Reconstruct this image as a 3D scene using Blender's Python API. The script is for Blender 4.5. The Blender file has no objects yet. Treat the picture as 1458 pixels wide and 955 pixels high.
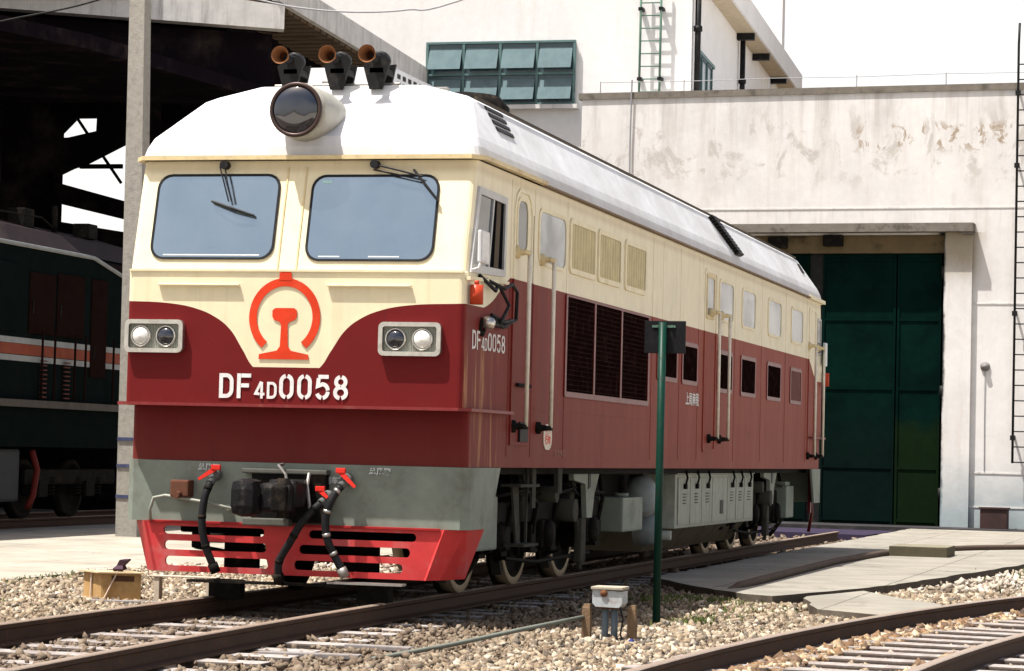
import bpy, bmesh, math, random
import numpy as np
from mathutils import Vector, Matrix, geometry
random.seed(7); rng = np.random.default_rng(5)
S = bpy.context.scene
R = math.radians
# ------------------------------------------------------------------ camera
cd = bpy.data.cameras.new('camera'); cam = bpy.data.objects.new('camera', cd)
S.collection.objects.link(cam); S.camera = cam
cd.sensor_width = 36; cd.lens = 92.055; cd.clip_start = .1; cd.clip_end = 3000
r_ = Vector((0.96513851, 0.26060528, 0.02434235)); u_ = Vector((-0.01174602, -0.04978391, 0.99869094)); f_ = Vector((-0.26147599, 0.96416101, 0.04498729))
m = Matrix.Identity(4)
for i in range(3):
    m[i][0], m[i][1], m[i][2] = r_[i], u_[i], -f_[i]
m[0][3], m[1][3], m[2][3] = 7.2405, -19.9221, 1.2307
cam.matrix_world = m
# ------------------------------------------------------------------ light
SUN = Vector((-.31, -.24, 1)).normalized()
elev = math.asin(SUN.z); azim = math.atan2(SUN.x, SUN.y)
sl = bpy.data.lights.new('sun', 'SUN'); sl.energy = 5.0; sl.angle = R(.5); sl.color = (1, .965, .91)
so = bpy.data.objects.new('sun', sl); S.collection.objects.link(so)
so.rotation_euler = SUN.to_track_quat('Z', 'Y').to_euler(); so.location = (-10, -10, 30)
W = bpy.data.worlds.new('World'); S.world = W; W.use_nodes = True
wn, wl = W.node_tree.nodes, W.node_tree.links
sky = wn.new('ShaderNodeTexSky'); sky.sky_type = 'NISHITA'; sky.sun_disc = False
sky.sun_elevation = elev; sky.sun_rotation = azim; sky.air_density = 1.2; sky.dust_density = 5; sky.ozone_density = .6
mxw = wn.new('ShaderNodeMix'); mxw.data_type = 'RGBA'; mxw.inputs[0].default_value = .7
wtc = wn.new('ShaderNodeTexCoord'); wsp = wn.new('ShaderNodeSeparateXYZ'); wl.new(wtc.outputs['Generated'], wsp.inputs[0])
wmr = wn.new('ShaderNodeMapRange'); wmr.interpolation_type = 'SMOOTHSTEP'   # hazy white horizon, clearer overhead
wl.new(wsp.outputs[2], wmr.inputs[0]); wmr.inputs[1].default_value = .20; wmr.inputs[2].default_value = .50; wmr.inputs[3].default_value = .8; wmr.inputs[4].default_value = .0
wl.new(wmr.outputs[0], mxw.inputs[0]); wl.new(sky.outputs[0], mxw.inputs[6]); mxw.inputs[7].default_value = (7.9, 7.75, 7.55, 1)
wl.new(mxw.outputs[2], wn['Background'].inputs[0]); wn['Background'].inputs[1].default_value = .08
S.view_settings.view_transform = 'Standard'; S.view_settings.look = 'None'
S.view_settings.exposure = 1.02; S.view_settings.gamma = 1; S.view_settings.use_curve_mapping = False
S.cycles.max_bounces = 6

# ------------------------------------------------------------------ helpers
class NT:
    def __init__(s, m): s.n = m.node_tree.nodes; s.l = m.node_tree.links
    def new(s, t, **k):
        n = s.n.new(t)
        for a, b in k.items(): setattr(n, a, b)
        return n
    def put(s, sock, v):
        if hasattr(v, 'links') or isinstance(v, bpy.types.NodeSocket): s.l.new(v, sock)
        else: sock.default_value = v
    def math(s, op, a, b=0, c=0, clamp=False):
        n = s.new('ShaderNodeMath', operation=op, use_clamp=clamp)
        for i, v in enumerate((a, b, c)): s.put(n.inputs[i], v)
        return n.outputs[0]
    def mix(s, f, a, b, blend='MIX'):
        n = s.new('ShaderNodeMix', data_type='RGBA', blend_type=blend)
        s.put(n.inputs[0], f)
        for i, v in ((6, a), (7, b)):
            if isinstance(v, tuple): v = (*v[:3], 1)
            s.put(n.inputs[i], v)
        return n.outputs[2]
    def noise(s, scale=(1, 1, 1), detail=5, rough=.6, off=(0, 0, 0), dist=0):
        tc = s.new('ShaderNodeTexCoord'); mp = s.new('ShaderNodeMapping')
        mp.inputs['Scale'].default_value = scale; mp.inputs['Location'].default_value = off
        s.l.new(tc.outputs['Object'], mp.inputs[0])
        n = s.new('ShaderNodeTexNoise'); n.inputs['Scale'].default_value = 1
        n.inputs['Detail'].default_value = detail; n.inputs['Roughness'].default_value = rough; n.inputs['Distortion'].default_value = dist
        s.l.new(mp.outputs[0], n.inputs['Vector']); return n.outputs[0]
    def ramp(s, v, a, b):   # smooth 0..1 between a and b
        n = s.new('ShaderNodeMapRange', interpolation_type='SMOOTHSTEP')
        s.put(n.inputs[0], v); n.inputs[1].default_value = a; n.inputs[2].default_value = b
        return n.outputs[0]
    def xyz(s):
        tc = s.new('ShaderNodeTexCoord'); n = s.new('ShaderNodeSeparateXYZ'); s.l.new(tc.outputs['Object'], n.inputs[0])
        return n.outputs
MATS = {}
def mat(name, col, rough=.6, metal=0, dirt=None, dirt_amt=.4, ds=3, streak=False, bump=0, bs=30, spec=.1, coat=0, emit=None, fn=None, var=.12):
    if name in MATS: return MATS[name]
    M = bpy.data.materials.new(name); M.use_nodes = True; t = NT(M); b = t.n['Principled BSDF']
    b.inputs['Roughness'].default_value = rough; b.inputs['Metallic'].default_value = metal
    b.inputs['Specular IOR Level'].default_value = spec; b.inputs['Coat Weight'].default_value = coat; b.inputs['Coat Roughness'].default_value = .12
    c = fn(t) if fn else (*col, 1)
    if var:
        v = t.ramp(t.noise((ds*1.7,)*3, 6, .65, (3, 1, 7)), .3, .72)
        dark = t.mix(1.0, c if not isinstance(c, tuple) else c, (1-var*1.6, 1-var*1.6, 1-var*1.5), 'MULTIPLY')
        c = t.mix(v, dark, c)
    if dirt:
        sc = (ds*3, ds*3, ds*.25) if streak else (ds,)*3
        n = t.noise(sc, 8, .7); f = t.math('MULTIPLY', t.ramp(n, .48, .75), dirt_amt)
        c = t.mix(f, c, dirt)
        rr = t.math('ADD', t.math('MULTIPLY', f, .5), rough, clamp=True); t.l.new(rr, b.inputs['Roughness'])
    t.put(b.inputs['Base Color'], c)
    if bump:
        bp = t.new('ShaderNodeBump'); bp.inputs['Strength'].default_value = bump; bp.inputs['Distance'].default_value = .02
        t.l.new(t.noise((bs,)*3, 6, .65), bp.inputs['Height']); t.l.new(bp.outputs[0], b.inputs['Normal'])
    MATS[name] = M; return M

def rrect(x0, y0, x1, y1, r, n=5):
    o = []
    for cx, cy, a in ((x1-r, y1-r, 0), (x0+r, y1-r, 90), (x0+r, y0+r, 180), (x1-r, y0+r, 270)):
        for k in range(n+1):
            t = R(a+90*k/n); o.append((cx+r*math.cos(t), cy+r*math.sin(t)))
    return o
def origin(o):
    v = Vector((0, 0, 0))
    while o is not None: v += o.location; o = o.parent
    return v
class MB:
    def __init__(s): s.v = []; s.f = []; s.mi = []; s.cur = 0; s.sm = []; s.smooth = False
    def _f(s, fs, b):
        for f in fs: s.f.append([i+b for i in f]); s.mi.append(s.cur); s.sm.append(s.smooth)
    def raw(s, vs, fs): b = len(s.v); s.v += [tuple(v) for v in vs]; s._f(fs, b); return s
    def box(s, x0, y0, z0, x1, y1, z1):
        x0, x1 = sorted((x0, x1)); y0, y1 = sorted((y0, y1)); z0, z1 = sorted((z0, z1))
        return s.raw([(x, y, z) for z in (z0, z1) for y in (y0, y1) for x in (x0, x1)],
                     [(0, 2, 3, 1), (4, 5, 7, 6), (0, 1, 5, 4), (2, 6, 7, 3), (0, 4, 6, 2), (1, 3, 7, 5)])
    def bevbox(s, x0, y0, z0, x1, y1, z1, r=.02):
        # chamfered in all directions through a bmesh bevel
        bm = bmesh.new(); bmesh.ops.create_cube(bm, size=1)
        for v in bm.verts: v.co = Vector(((x0+x1)/2+v.co.x*abs(x1-x0), (y0+y1)/2+v.co.y*abs(y1-y0), (z0+z1)/2+v.co.z*abs(z1-z0)))
        bmesh.ops.bevel(bm, geom=list(bm.edges), offset=r, segments=2, affect='EDGES', profile=.6)
        bm.verts.index_update(); s.raw([v.co[:] for v in bm.verts], [[v.index for v in f.verts] for f in bm.faces]); bm.free(); return s
    def cyl(s, a, b, r0, r1=None, n=16, caps=True):
        return s.tube([a, b], [r0, r0 if r1 is None else r1], n, caps)
    def tube(s, pts, r, n=8, caps=True):
        pts = [Vector(p) for p in pts]; k = len(pts); rs = r if isinstance(r, (list, tuple)) else [r]*k
        vs = []; prev = None
        for i, p in enumerate(pts):
            d = (pts[min(i+1, k-1)]-pts[max(i-1, 0)])
            d = d.normalized() if d.length > 1e-9 else Vector((0, 0, 1))
            if prev is None: a = d.orthogonal().normalized()
            else: a = (prev-d*prev.dot(d)).normalized()
            prev = a; b = d.cross(a)
            for j in range(n):
                t = 2*math.pi*j/n; vs.append(p+(a*math.cos(t)+b*math.sin(t))*rs[i])
        fs = [(i*n+j, i*n+(j+1) % n, (i+1)*n+(j+1) % n, (i+1)*n+j) for i in range(k-1) for j in range(n)]
        o = s.smooth; s.smooth = n >= 8; b0 = len(s.v); s.raw(vs, fs); s.smooth = o
        if caps: s._f([list(range(n))[::-1], [(k-1)*n+j for j in range(n)]], b0)
        return s
    def lathe(s, c, axis, prof, n=24):   # prof = [(distance along axis, radius)]
        axis = Vector(axis).normalized(); c = Vector(c); a = axis.orthogonal().normalized(); b = axis.cross(a)
        vs = [c+axis*h+(a*math.cos(2*math.pi*j/n)+b*math.sin(2*math.pi*j/n))*r for h, r in prof for j in range(n)]
        fs = [(i*n+j, i*n+(j+1) % n, (i+1)*n+(j+1) % n, (i+1)*n+j) for i in range(len(prof)-1) for j in range(n)]
        o = s.smooth; s.smooth = True; s.raw(vs, fs); s.smooth = o; return s
    def prism(s, pts, vec):
        n = len(pts); pts = [Vector(p) for p in pts]; vec = Vector(vec)
        tris = geometry.tessellate_polygon([pts])
        fs = [tuple(t) for t in tris]+[tuple(i+n for i in t[::-1]) for t in tris]
        fs += [(i, (i+1) % n, (i+1) % n+n, i+n) for i in range(n)]
        return s.raw(pts+[p+vec for p in pts], fs)
    def holed(s, outer, holes, vec):
        loops = [[Vector(p) for p in outer]]+[[Vector(p) for p in h] for h in holes]
        tris = geometry.tessellate_polygon(loops); flat = [p for l in loops for p in l]; n = len(flat); vec = Vector(vec)
        fs = [tuple(t) for t in tris]+[tuple(i+n for i in t[::-1]) for t in tris]; b = 0
        for l in loops:
            k = len(l); fs += [(b+i, b+(i+1) % k, b+(i+1) % k+n, b+i+n) for i in range(k)]; b += k
        return s.raw(flat+[p+vec for p in flat], fs)
    def ring(s, outer, inner, vec):
        return s.holed(outer, [inner], vec)
    def loft(s, rings, cap0=False, cap1=False, closed=True):
        n = len(rings[0]); vs = [p for r in rings for p in r]; m_ = n if closed else n-1
        fs = [(i*n+j, i*n+(j+1) % n, (i+1)*n+(j+1) % n, (i+1)*n+j) for i in range(len(rings)-1) for j in range(m_)]
        if cap0: fs.append(list(range(n))[::-1])
        if cap1: fs.append([(len(rings)-1)*n+j for j in range(n)])
        return s.raw(vs, fs)
    def build(s, name, mats, parent=None, fix=True):
        me = bpy.data.meshes.new(name); o = bpy.data.objects.new(name, me)
        off = origin(parent)
        me.from_pydata([(v[0]-off.x, v[1]-off.y, v[2]-off.z) for v in s.v], [], s.f)
        for mm in (mats if isinstance(mats, (list, tuple)) else [mats]): me.materials.append(mm)
        me.polygons.foreach_set('material_index', s.mi); me.polygons.foreach_set('use_smooth', s.sm)
        if fix:
            bm = bmesh.new(); bm.from_mesh(me); bmesh.ops.recalc_face_normals(bm, faces=bm.faces); bm.to_mesh(me); bm.free()
        me.update(); S.collection.objects.link(o)
        if parent is not None: o.parent = parent
        return o
def build_split(mb, name, mm, parent):   # one object per separate piece
    par = list(range(len(mb.v)))
    def find(i):
        while par[i] != i: par[i] = par[par[i]]; i = par[i]
        return i
    for f in mb.f:
        a = find(f[0])
        for i in f[1:]: par[find(i)] = a
    grp = {}
    for k, f in enumerate(mb.f): grp.setdefault(find(f[0]), []).append(k)
    for ks in grp.values():
        ids = sorted({i for k in ks for i in mb.f[k]}); mp = {i: j for j, i in enumerate(ids)}
        q = MB(); q.v = [mb.v[i] for i in ids]; q.f = [[mp[i] for i in mb.f[k]] for k in ks]; q.mi = [0]*len(ks); q.sm = [mb.sm[k] for k in ks]
        q.build(name, mm, parent)
def tag(o, label, cat, group=None):
    o['label'] = label; o['category'] = cat
    if group: o['group'] = group
    return o
def thing(name, loc, label, cat, group=None):
    o = bpy.data.objects.new(name, None); o.location = loc; S.collection.objects.link(o); o.empty_display_size = .3
    return tag(o, label, cat, group)
def struct(o, kind='structure'): o['kind'] = kind; return o
def copy_tree(o, parent=None):
    c = o.copy(); S.collection.objects.link(c); c.parent = parent
    for ch in list(o.children): copy_tree(ch, c)
    return c
def text_mesh(name, body, size, mtx, material, parent, extrude=.002, sx=1, bold=0):
    cu = bpy.data.curves.new(name, 'FONT'); cu.body = body; cu.size = size; cu.extrude = extrude; cu.align_x = 'CENTER'; cu.align_y = 'CENTER'; cu.offset = bold
    to = bpy.data.objects.new(name, cu); S.collection.objects.link(to); bpy.context.view_layer.update()
    me = bpy.data.meshes.new_from_object(to.evaluated_get(bpy.context.evaluated_depsgraph_get()))
    bpy.data.objects.remove(to); me.materials.clear(); me.materials.append(material)
    off = origin(parent)
    me.transform(Matrix.Translation(-off) @ mtx @ Matrix.Diagonal((sx, 1, 1, 1)))
    o = bpy.data.objects.new(name, me); S.collection.objects.link(o); o.parent = parent; return o
def frame(o, xa, ya):   # matrix with text plane axes
    xa = Vector(xa).normalized(); ya = Vector(ya).normalized(); z = xa.cross(ya)
    M = Matrix.Identity(4)
    for i in range(3): M[i][0], M[i][1], M[i][2], M[i][3] = xa[i], ya[i], z[i], o[i]
    return M
def stroke(mb, pts, w, to3, vec):   # ribbon with mitred joints; pts in 2D, to3 maps to 3D
    pts = [p for i, p in enumerate(pts) if i == 0 or math.dist(p, pts[i-1]) > 1e-5]
    n = len(pts); L = []; Rr = []
    for i, p in enumerate(pts):
        p = Vector(p)
        d0 = (p-Vector(pts[i-1])).normalized() if i else None
        d1 = (Vector(pts[i+1])-p).normalized() if i < n-1 else None
        d0 = d0 or d1; d1 = d1 or d0
        t = (d0+d1).normalized(); nn = Vector((-t.y, t.x)); k = w/2/max(.5, nn.dot(Vector((-d0.y, d0.x))))
        L.append(p+nn*k); Rr.append(p-nn*k)
    for i in range(n-1):
        mb.prism([to3(q) for q in (L[i], L[i+1], Rr[i+1], Rr[i])], vec)
def arc(cx, cy, rx, ry, a0, a1, n=10):
    return [(cx+rx*math.cos(R(a0+(a1-a0)*k/n)), cy+ry*math.sin(R(a0+(a1-a0)*k/n))) for k in range(n+1)]
GL = {   # stencil glyphs in a 0.62 x 1 box, stroke centre lines
 'D': [[(.08, 1), (.08, 0)], [(.15, .92), (.3, .92)]+arc(.3, .66, .24, .26, 80, 0, 5)+[(.54, .34)]+arc(.3, .34, .24, .26, 0, -80, 5)+[(.15, .08)]],
 'F': [[(.08, 1), (.08, 0)], [(.18, .92), (.6, .92)], [(.18, .52), (.52, .52)]],
 '4': [[(.40, 1), (.06, .30), (.30, .27)], [(.34, .27), (.62, .27)], [(.44, .98), (.44, .36)], [(.44, .2), (.44, 0)]],
 '0': [[(.27, .93)]+arc(.31, .68, .23, .25, 110, 180, 5)+[(.08, .32)]+arc(.31, .32, .23, .25, 180, 250, 5)+[(.27, .07)],
       [(.35, .93)]+arc(.31, .68, .23, .25, 70, 0, 5)+[(.54, .32)]+arc(.31, .32, .23, .25, 0, -70, 5)+[(.35, .07)]],
 '5': [[(.56, .92), (.12, .92)], [(.14, .86), (.11, .55), (.3, .62)]+arc(.3, .35, .24, .27, 80, 5, 5), arc(.3, .34, .24, .27, -4, -82, 6), arc(.3, .34, .23, .27, -98, -158, 4)],
 '8': [arc(.31, .72, .20, .20, 100, 262, 8), arc(.31, .72, .20, .20, 80, -82, 8), arc(.31, .29, .235, .22, 92, 260, 8), arc(.31, .29, .235, .22, 88, -80, 8)],
}
def stencil(mb, s, x0, z0, cell, hs, to3, vec, w=.155):
    x = x0
    for ch, h, dz in hs:
        for si, st in enumerate(GL[ch]):
            stroke(mb, [(x+p[0]*h*cell, z0+dz+p[1]*h) for p in st], w*h, to3, Vector(vec)*(1+.12*si))
        x += h*cell*.62+h*.15
    return x
CODE = [('D', 1, 0), ('F', 1, 0), ('4', .68, 0), ('D', .68, 0), ('0', 1, 0), ('0', 1, 0), ('5', 1, 0), ('8', 1, 0)]

# ------------------------------------------------------------------ materials
L = 19.35; RX = 1.445
MAR = (.125, .0085, .009); CRM = (.70, .62, .42)
def paint_fn(t):
    x, y, z = t.xyz()[:3]
    yy = t.math('ADD', y, L/2)                                  # root is at mid length
    ym = t.math('MINIMUM', yy, t.math('SUBTRACT', L, yy))
    ax = t.math('ABSOLUTE', t.math('ADD', x, .045))
    def curve(v, xs, zs, xm):
        n = t.new('ShaderNodeFloatCurve'); c = n.mapping.curves[0]
        while len(c.points) < len(xs): c.points.new(.5, .5)
        for p, a, b in zip(c.points, xs, zs): p.location = (a/xm, (b-1.8)); p.handle_type = 'AUTO_CLAMPED'
        n.mapping.update(); t.l.new(t.math('DIVIDE', v, xm), n.inputs['Value'])
        return t.math('ADD', n.outputs[0], 1.8)
    fx = curve(ax, [0, .283, .29, .38, .51, .63, .76, .97, 1.5], [1.88, 1.88, 1.885, 2.02, 2.2, 2.285, 2.34, 2.385, 2.41], 1.5)
    fy = curve(ym, [0, .52, .60, 1.30, 1.38, 4], [2.41, 2.41, 2.42, 2.69, 2.71, 2.71], 4)
    side = t.math('GREATER_THAN', t.math('ABSOLUTE', x), 1.436)
    zb = t.math('ADD', t.math('MULTIPLY', fy, side), t.math('MULTIPLY', fx, t.math('SUBTRACT', 1, side)))
    top = t.math('GREATER_THAN', z, zb)
    # weathering: chalky streaks that run down; ground sheen painted paler along the side
    st = t.ramp(t.noise((3.5, 3.5, .55), 8, .6), .35, .78); st2 = t.ramp(t.noise((9, 9, .8), 6, .6, (4, 2, 0)), .50, .66)
    chalk_sheen = t.math('MULTIPLY', side, t.ramp(yy, -5, 13))
    m1 = t.mix(t.math('MULTIPLY', chalk_sheen, t.math('ADD', t.math('MULTIPLY', st, .35), .4)), MAR, (.33, .07, .038))
    m1 = t.mix(t.math('MULTIPLY', st, t.math('MULTIPLY', side, .4)), m1, (.17, .05, .03))
    wear = t.math('MULTIPLY', t.math('MULTIPLY', side, st2), t.math('MULTIPLY', t.ramp(yy, 1.3, .9), t.ramp(z, 2.25, 1.9)))
    m1 = t.mix(t.math('MULTIPLY', wear, .8), m1, (.40, .19, .08))
    scuff = t.ramp(t.noise((2.5, 2.5, 2.5), 8, .75, (9, 0, 2)), .5, .75)
    m1 = t.mix(t.math('MULTIPLY', scuff, .22), m1, (.07, .012, .012))
    front = t.math('SUBTRACT', 1, side)
    chip = t.ramp(t.noise((38, 38, 30), 4, .7, (1, 2, 3)), .70, .74)
    m1 = t.mix(t.math('MULTIPLY', chip, .35), m1, (.30, .16, .12))
    dust = t.math('MULTIPLY', t.ramp(t.math('ADD', z, t.math('MULTIPLY', t.noise((5, 5, 1.2), 6, .7), .5)), 2.0, 1.2), front)
    m1 = t.mix(t.math('MULTIPLY', dust, .18), m1, (.16, .08, .055))
    rs = t.math('MULTIPLY', t.ramp(t.noise((16, 16, .8), 6, .6, (3, 3, 3)), .60, .72), front)
    m1 = t.mix(t.math('MULTIPLY', rs, .25), m1, (.05, .015, .012))
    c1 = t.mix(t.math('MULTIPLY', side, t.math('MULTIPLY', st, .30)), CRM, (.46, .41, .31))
    c1 = t.mix(t.math('MULTIPLY', side, .6), c1, (.76, .70, .55))  # side cream painted lighter, imitating light bounced from the ground
    c1 = t.mix(t.math('MULTIPLY', st2, .14), c1, (.40, .31, .18))
    seam = t.ramp(t.math('ABSOLUTE', t.math('SUBTRACT', z, 3.52)), .06, .0)
    c1 = t.mix(t.math('MULTIPLY', seam, .25), c1, (.3, .2, .1))
    return t.mix(top, m1, c1)
paint = mat('two_tone_paint', MAR, .55, fn=paint_fn, spec=.10, coat=.0, bump=.14, bs=2.2, var=.05)
cream = mat('cream_paint', CRM, .4, dirt=(.4, .28, .13), dirt_amt=.35, ds=4, var=.06)
white_rail = mat('white_rail', (.72, .66, .54), .4, dirt=(.3, .2, .1), dirt_amt=.4, ds=9)
maroon = mat('maroon_paint', MAR, .38, coat=.2, dirt=(.25, .12, .09), dirt_amt=.3)
def roof_fn(t):
    z = t.xyz()[2]
    n = t.ramp(t.noise((9, 3, .8), 8, .65), .35, .75); n2 = t.ramp(t.noise((.8, .5, 1.3), 6, .6, (1, 5, 2)), .35, .7)
    c = t.mix(t.math('MULTIPLY', n, .45), (.66, .66, .68), (.42, .42, .43)); c = t.mix(t.math('MULTIPLY', n2, .6), c, (.42, .41, .385))
    return t.mix(t.math('MULTIPLY', t.ramp(z, 3.8, 3.62), .45), c, (.28, .27, .26))
roofm = mat('aluminium_roof_paint', (.6,)*3, .5, fn=roof_fn, var=.05, bump=.05, bs=2)
grey = mat('grey_green_paint', (.20, .225, .185), .5, dirt=(.09, .08, .06), dirt_amt=.5, ds=3, bump=.05, bs=6)
greylt = mat('light_grey_paint', (.30, .31, .26), .5, dirt=(.12, .1, .07), dirt_amt=.5, ds=5, streak=True)
red = mat('bright_red_paint', (.52, .045, .045), .42, dirt=(.42, .16, .15), dirt_amt=.7, ds=2.5, coat=.1)
redlogo = mat('emblem_red', (.60, .045, .015), .45, dirt=(.5, .2, .1), dirt_amt=.2)
white = mat('white_lettering', (.72, .71, .68), .5, dirt=(.4, .2, .18), dirt_amt=.3, ds=12)
soot = mat('oily_black_steel', (.009, .008, .007), .7, spec=.04, dirt=(.055, .04, .028), dirt_amt=.6, ds=7, bump=.3, bs=25)
rubber = mat('black_rubber', (.015, .015, .016), .5, dirt=(.06, .05, .04), dirt_amt=.4, ds=15)
steel = mat('worn_steel', (.38, .36, .33), .35, metal=.8, dirt=(.12, .07, .04), dirt_amt=.6, ds=8)
chrome = mat('dull_chrome', (.55, .53, .48), .28, metal=.9, dirt=(.2, .14, .08), dirt_amt=.4, ds=12)
alum = mat('aluminium_frame', (.45, .44, .43), .4, metal=.5)
tyre = mat('wheel_tread', (.42, .33, .22), .4, metal=.6, dirt=(.08, .05, .03), dirt_amt=.5, ds=9)
dark = mat('dark_interior', (.006, .006, .007), .9, spec=0)
glassd = mat('dark_window_glass', (.045, .055, .055), .08, spec=.8)
def gl_fn(t):
    n = t.ramp(t.noise((2.2, 2.2, 1.2), 4, .5), .3, .7); z = t.xyz()[2]
    return t.mix(n, (.345, .42, .445), (.39, .455, .47))
glassb = mat('blue_grey_glass', (.2, .3, .35), .16, metal=.97, fn=gl_fn, spec=.6, var=.03)
glassg = mat('hazy_side_glass', (.27, .30, .32), .12, spec=.7, metal=.5, fn=lambda t: t.mix(t.ramp(t.noise((1.5, 1.5, 1.6), 5, .6, (0, 3, 1)), .38, .62), (.12, .14, .15), (.36, .385, .40)))
rust = mat('rusty_horn_metal', (.20, .085, .035), .65, dirt=(.12, .04, .02), dirt_amt=.5, ds=30)
lensd = mat('dark_lamp_lens', (.01, .012, .02), .06, spec=.9)
lensc = mat('clear_lamp_lens', (.75, .75, .70), .2, metal=.1, spec=.9)
grille = mat('dark_grille', (.007, .003, .003), .9, spec=.0, dirt=(.05, .025, .02), dirt_amt=.5, ds=10)
def soil_shade_side(t, c, col=(.05, .035, .025)):    # upright faces darkened: clinging earth plus painted shade
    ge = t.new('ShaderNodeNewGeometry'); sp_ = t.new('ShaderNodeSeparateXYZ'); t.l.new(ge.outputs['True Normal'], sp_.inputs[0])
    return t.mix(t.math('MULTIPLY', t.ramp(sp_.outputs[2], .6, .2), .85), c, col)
def conc_fn(base, step=1.7):
    def fn(t):
        x, y = t.xyz()[:2]; w = t.math('MULTIPLY', t.noise((1.4,)*3, 4), .05)
        n = t.ramp(t.noise((.7,)*3, 7, .7), .3, .7)
        c = t.mix(n, tuple(v*.72 for v in base), base)
        oil = t.ramp(t.noise((1.3,)*3, 6, .6, (8, 1, 0)), .60, .72)
        c = t.mix(t.math('MULTIPLY', oil, .5), c, tuple(v*.35 for v in base))
        for v, s_ in ((x, step*.9), (y, step*1.5)):
            f = t.math('ABSOLUTE', t.math('SUBTRACT', t.math('FRACT', t.math('DIVIDE', t.math('ADD', v, w), s_)), .5))
            c = t.mix(t.math('MULTIPLY', t.ramp(f, .014/s_, .006/s_), .8), c, tuple(v*.25 for v in base))
        vo = t.new('ShaderNodeTexVoronoi', feature='DISTANCE_TO_EDGE'); tc = t.new('ShaderNodeTexCoord')
        vm = t.new('ShaderNodeVectorMath', operation='ADD'); t.l.new(tc.outputs['Object'], vm.inputs[0]); cmb = t.new('ShaderNodeCombineXYZ')
        nn_ = t.math('MULTIPLY', t.noise((2.2,)*3, 6, .7), .9); t.l.new(nn_, cmb.inputs[0]); t.l.new(nn_, cmb.inputs[1]); t.l.new(cmb.outputs[0], vm.inputs[1])
        t.l.new(vm.outputs[0], vo.inputs['Vector']); vo.inputs['Scale'].default_value = .38
        ck = t.math('MULTIPLY', t.ramp(vo.outputs['Distance'], .008, .002), t.ramp(t.noise((.6,)*3, 3, .5, (4, 4, 4)), .45, .55))
        c = t.mix(t.math('MULTIPLY', ck, .8), c, tuple(v*.25 for v in base))
        return soil_shade_side(t, c)
    return fn
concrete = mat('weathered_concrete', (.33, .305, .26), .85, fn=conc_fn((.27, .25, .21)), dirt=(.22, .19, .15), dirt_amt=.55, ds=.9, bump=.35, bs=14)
polec = mat('pole_concrete', (.33, .31, .27), .9, dirt=(.13, .12, .10), dirt_amt=.5, ds=10, bump=.5, bs=60)
def wall_fn(t):
    x, y, z = t.xyz()[:3]
    c = t.mix(t.ramp(t.noise((.5, .5, .5), 7, .65), .35, .75), (.635, .615, .595), (.53, .51, .495))
    c = t.mix(t.math('MULTIPLY', t.ramp(t.noise((3, 3, .35), 7, .7, (7, 0, 0)), .45, .8), .45), c, (.42, .36, .30))
    cop = t.math('MULTIPLY', t.ramp(t.noise((2.6, 2.6, .16), 8, .7, (1, 8, 0)), .45, .68), t.ramp(z, 7.0, 9.0))
    c = t.mix(t.math('MULTIPLY', cop, .45), c, (.26, .23, .20))
    cop2 = t.math('MULTIPLY', t.ramp(t.noise((4, 4, .3), 8, .7, (9, 8, 0)), .5, .7), t.math('MULTIPLY', t.ramp(z, 5.4, 6.5), t.math('LESS_THAN', z, 6.56)))
    c = t.mix(t.math('MULTIPLY', cop2, .4), c, (.28, .24, .19))
    # peeled and stained plaster below the parapet
    band = t.math('MULTIPLY', t.ramp(z, 6.7, 7.6), t.ramp(z, 9.0, 8.2))
    p = t.math('MULTIPLY', band, t.ramp(t.noise((1.5, 1.5, 1.0), 9, .7, (2, 0, 3), .6), .52, .60))
    c = t.mix(t.math('MULTIPLY', p, .75), c, (.40, .365, .33))
    p2 = t.math('MULTIPLY', t.math('MULTIPLY', t.ramp(t.math('ABSOLUTE', t.math('SUBTRACT', z, 8.05)), .45, .1), t.ramp(x, -.8, .2)), t.ramp(t.noise((3.2, 3.2, 2.4), 9, .72, (5, 0, 1), .8), .53, .58))
    c = t.mix(t.math('MULTIPLY', p2, .85), c, (.27, .20, .13))
    pst = t.math('MULTIPLY', t.math('MULTIPLY', t.ramp(x, 1.2, 1.7), t.ramp(x, 2.6, 2.2)), t.ramp(t.math('ADD', z, t.math('MULTIPLY', t.noise((2, 2, 1), 5), 1.2)), 5.2, 6.3))
    below = t.math('LESS_THAN', z, 6.05)
    c = t.mix(t.math('MULTIPLY', t.math('MULTIPLY', pst, below), .75), c, (.20, .15, .07))
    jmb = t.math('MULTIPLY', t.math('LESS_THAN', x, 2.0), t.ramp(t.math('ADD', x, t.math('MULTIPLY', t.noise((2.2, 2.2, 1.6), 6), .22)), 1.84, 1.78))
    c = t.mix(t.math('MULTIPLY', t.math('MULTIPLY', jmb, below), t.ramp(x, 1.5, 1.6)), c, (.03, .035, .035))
    # damp blue-grey foot
    c = t.mix(t.math('MULTIPLY', t.ramp(t.math('ADD', z, t.math('MULTIPLY', t.noise((1.2,)*3, 5), 1.2)), 2.2, .5), .8), c, (.24, .30, .32))
    return c
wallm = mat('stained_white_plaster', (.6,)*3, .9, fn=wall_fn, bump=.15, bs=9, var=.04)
def wall2_fn(t):
    c = t.mix(t.ramp(t.noise((.4, .4, .4), 7, .65), .35, .75), (.68, .67, .655), (.61, .60, .585))
    return t.mix(t.math('MULTIPLY', t.ramp(t.noise((2.5, 2.5, .3), 7, .7, (7, 0, 0)), .5, .8), .35), c, (.42, .39, .35))
wall2 = mat('aged_white_plaster', (.6,)*3, .9, fn=wall2_fn, bump=.12, bs=9, var=.04)
sooty = mat('sooty_concrete', (.008, .006, .008), .95, spec=0, dirt=(.06, .045, .04), dirt_amt=.55, ds=.8, bump=.3, bs=8)
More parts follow.
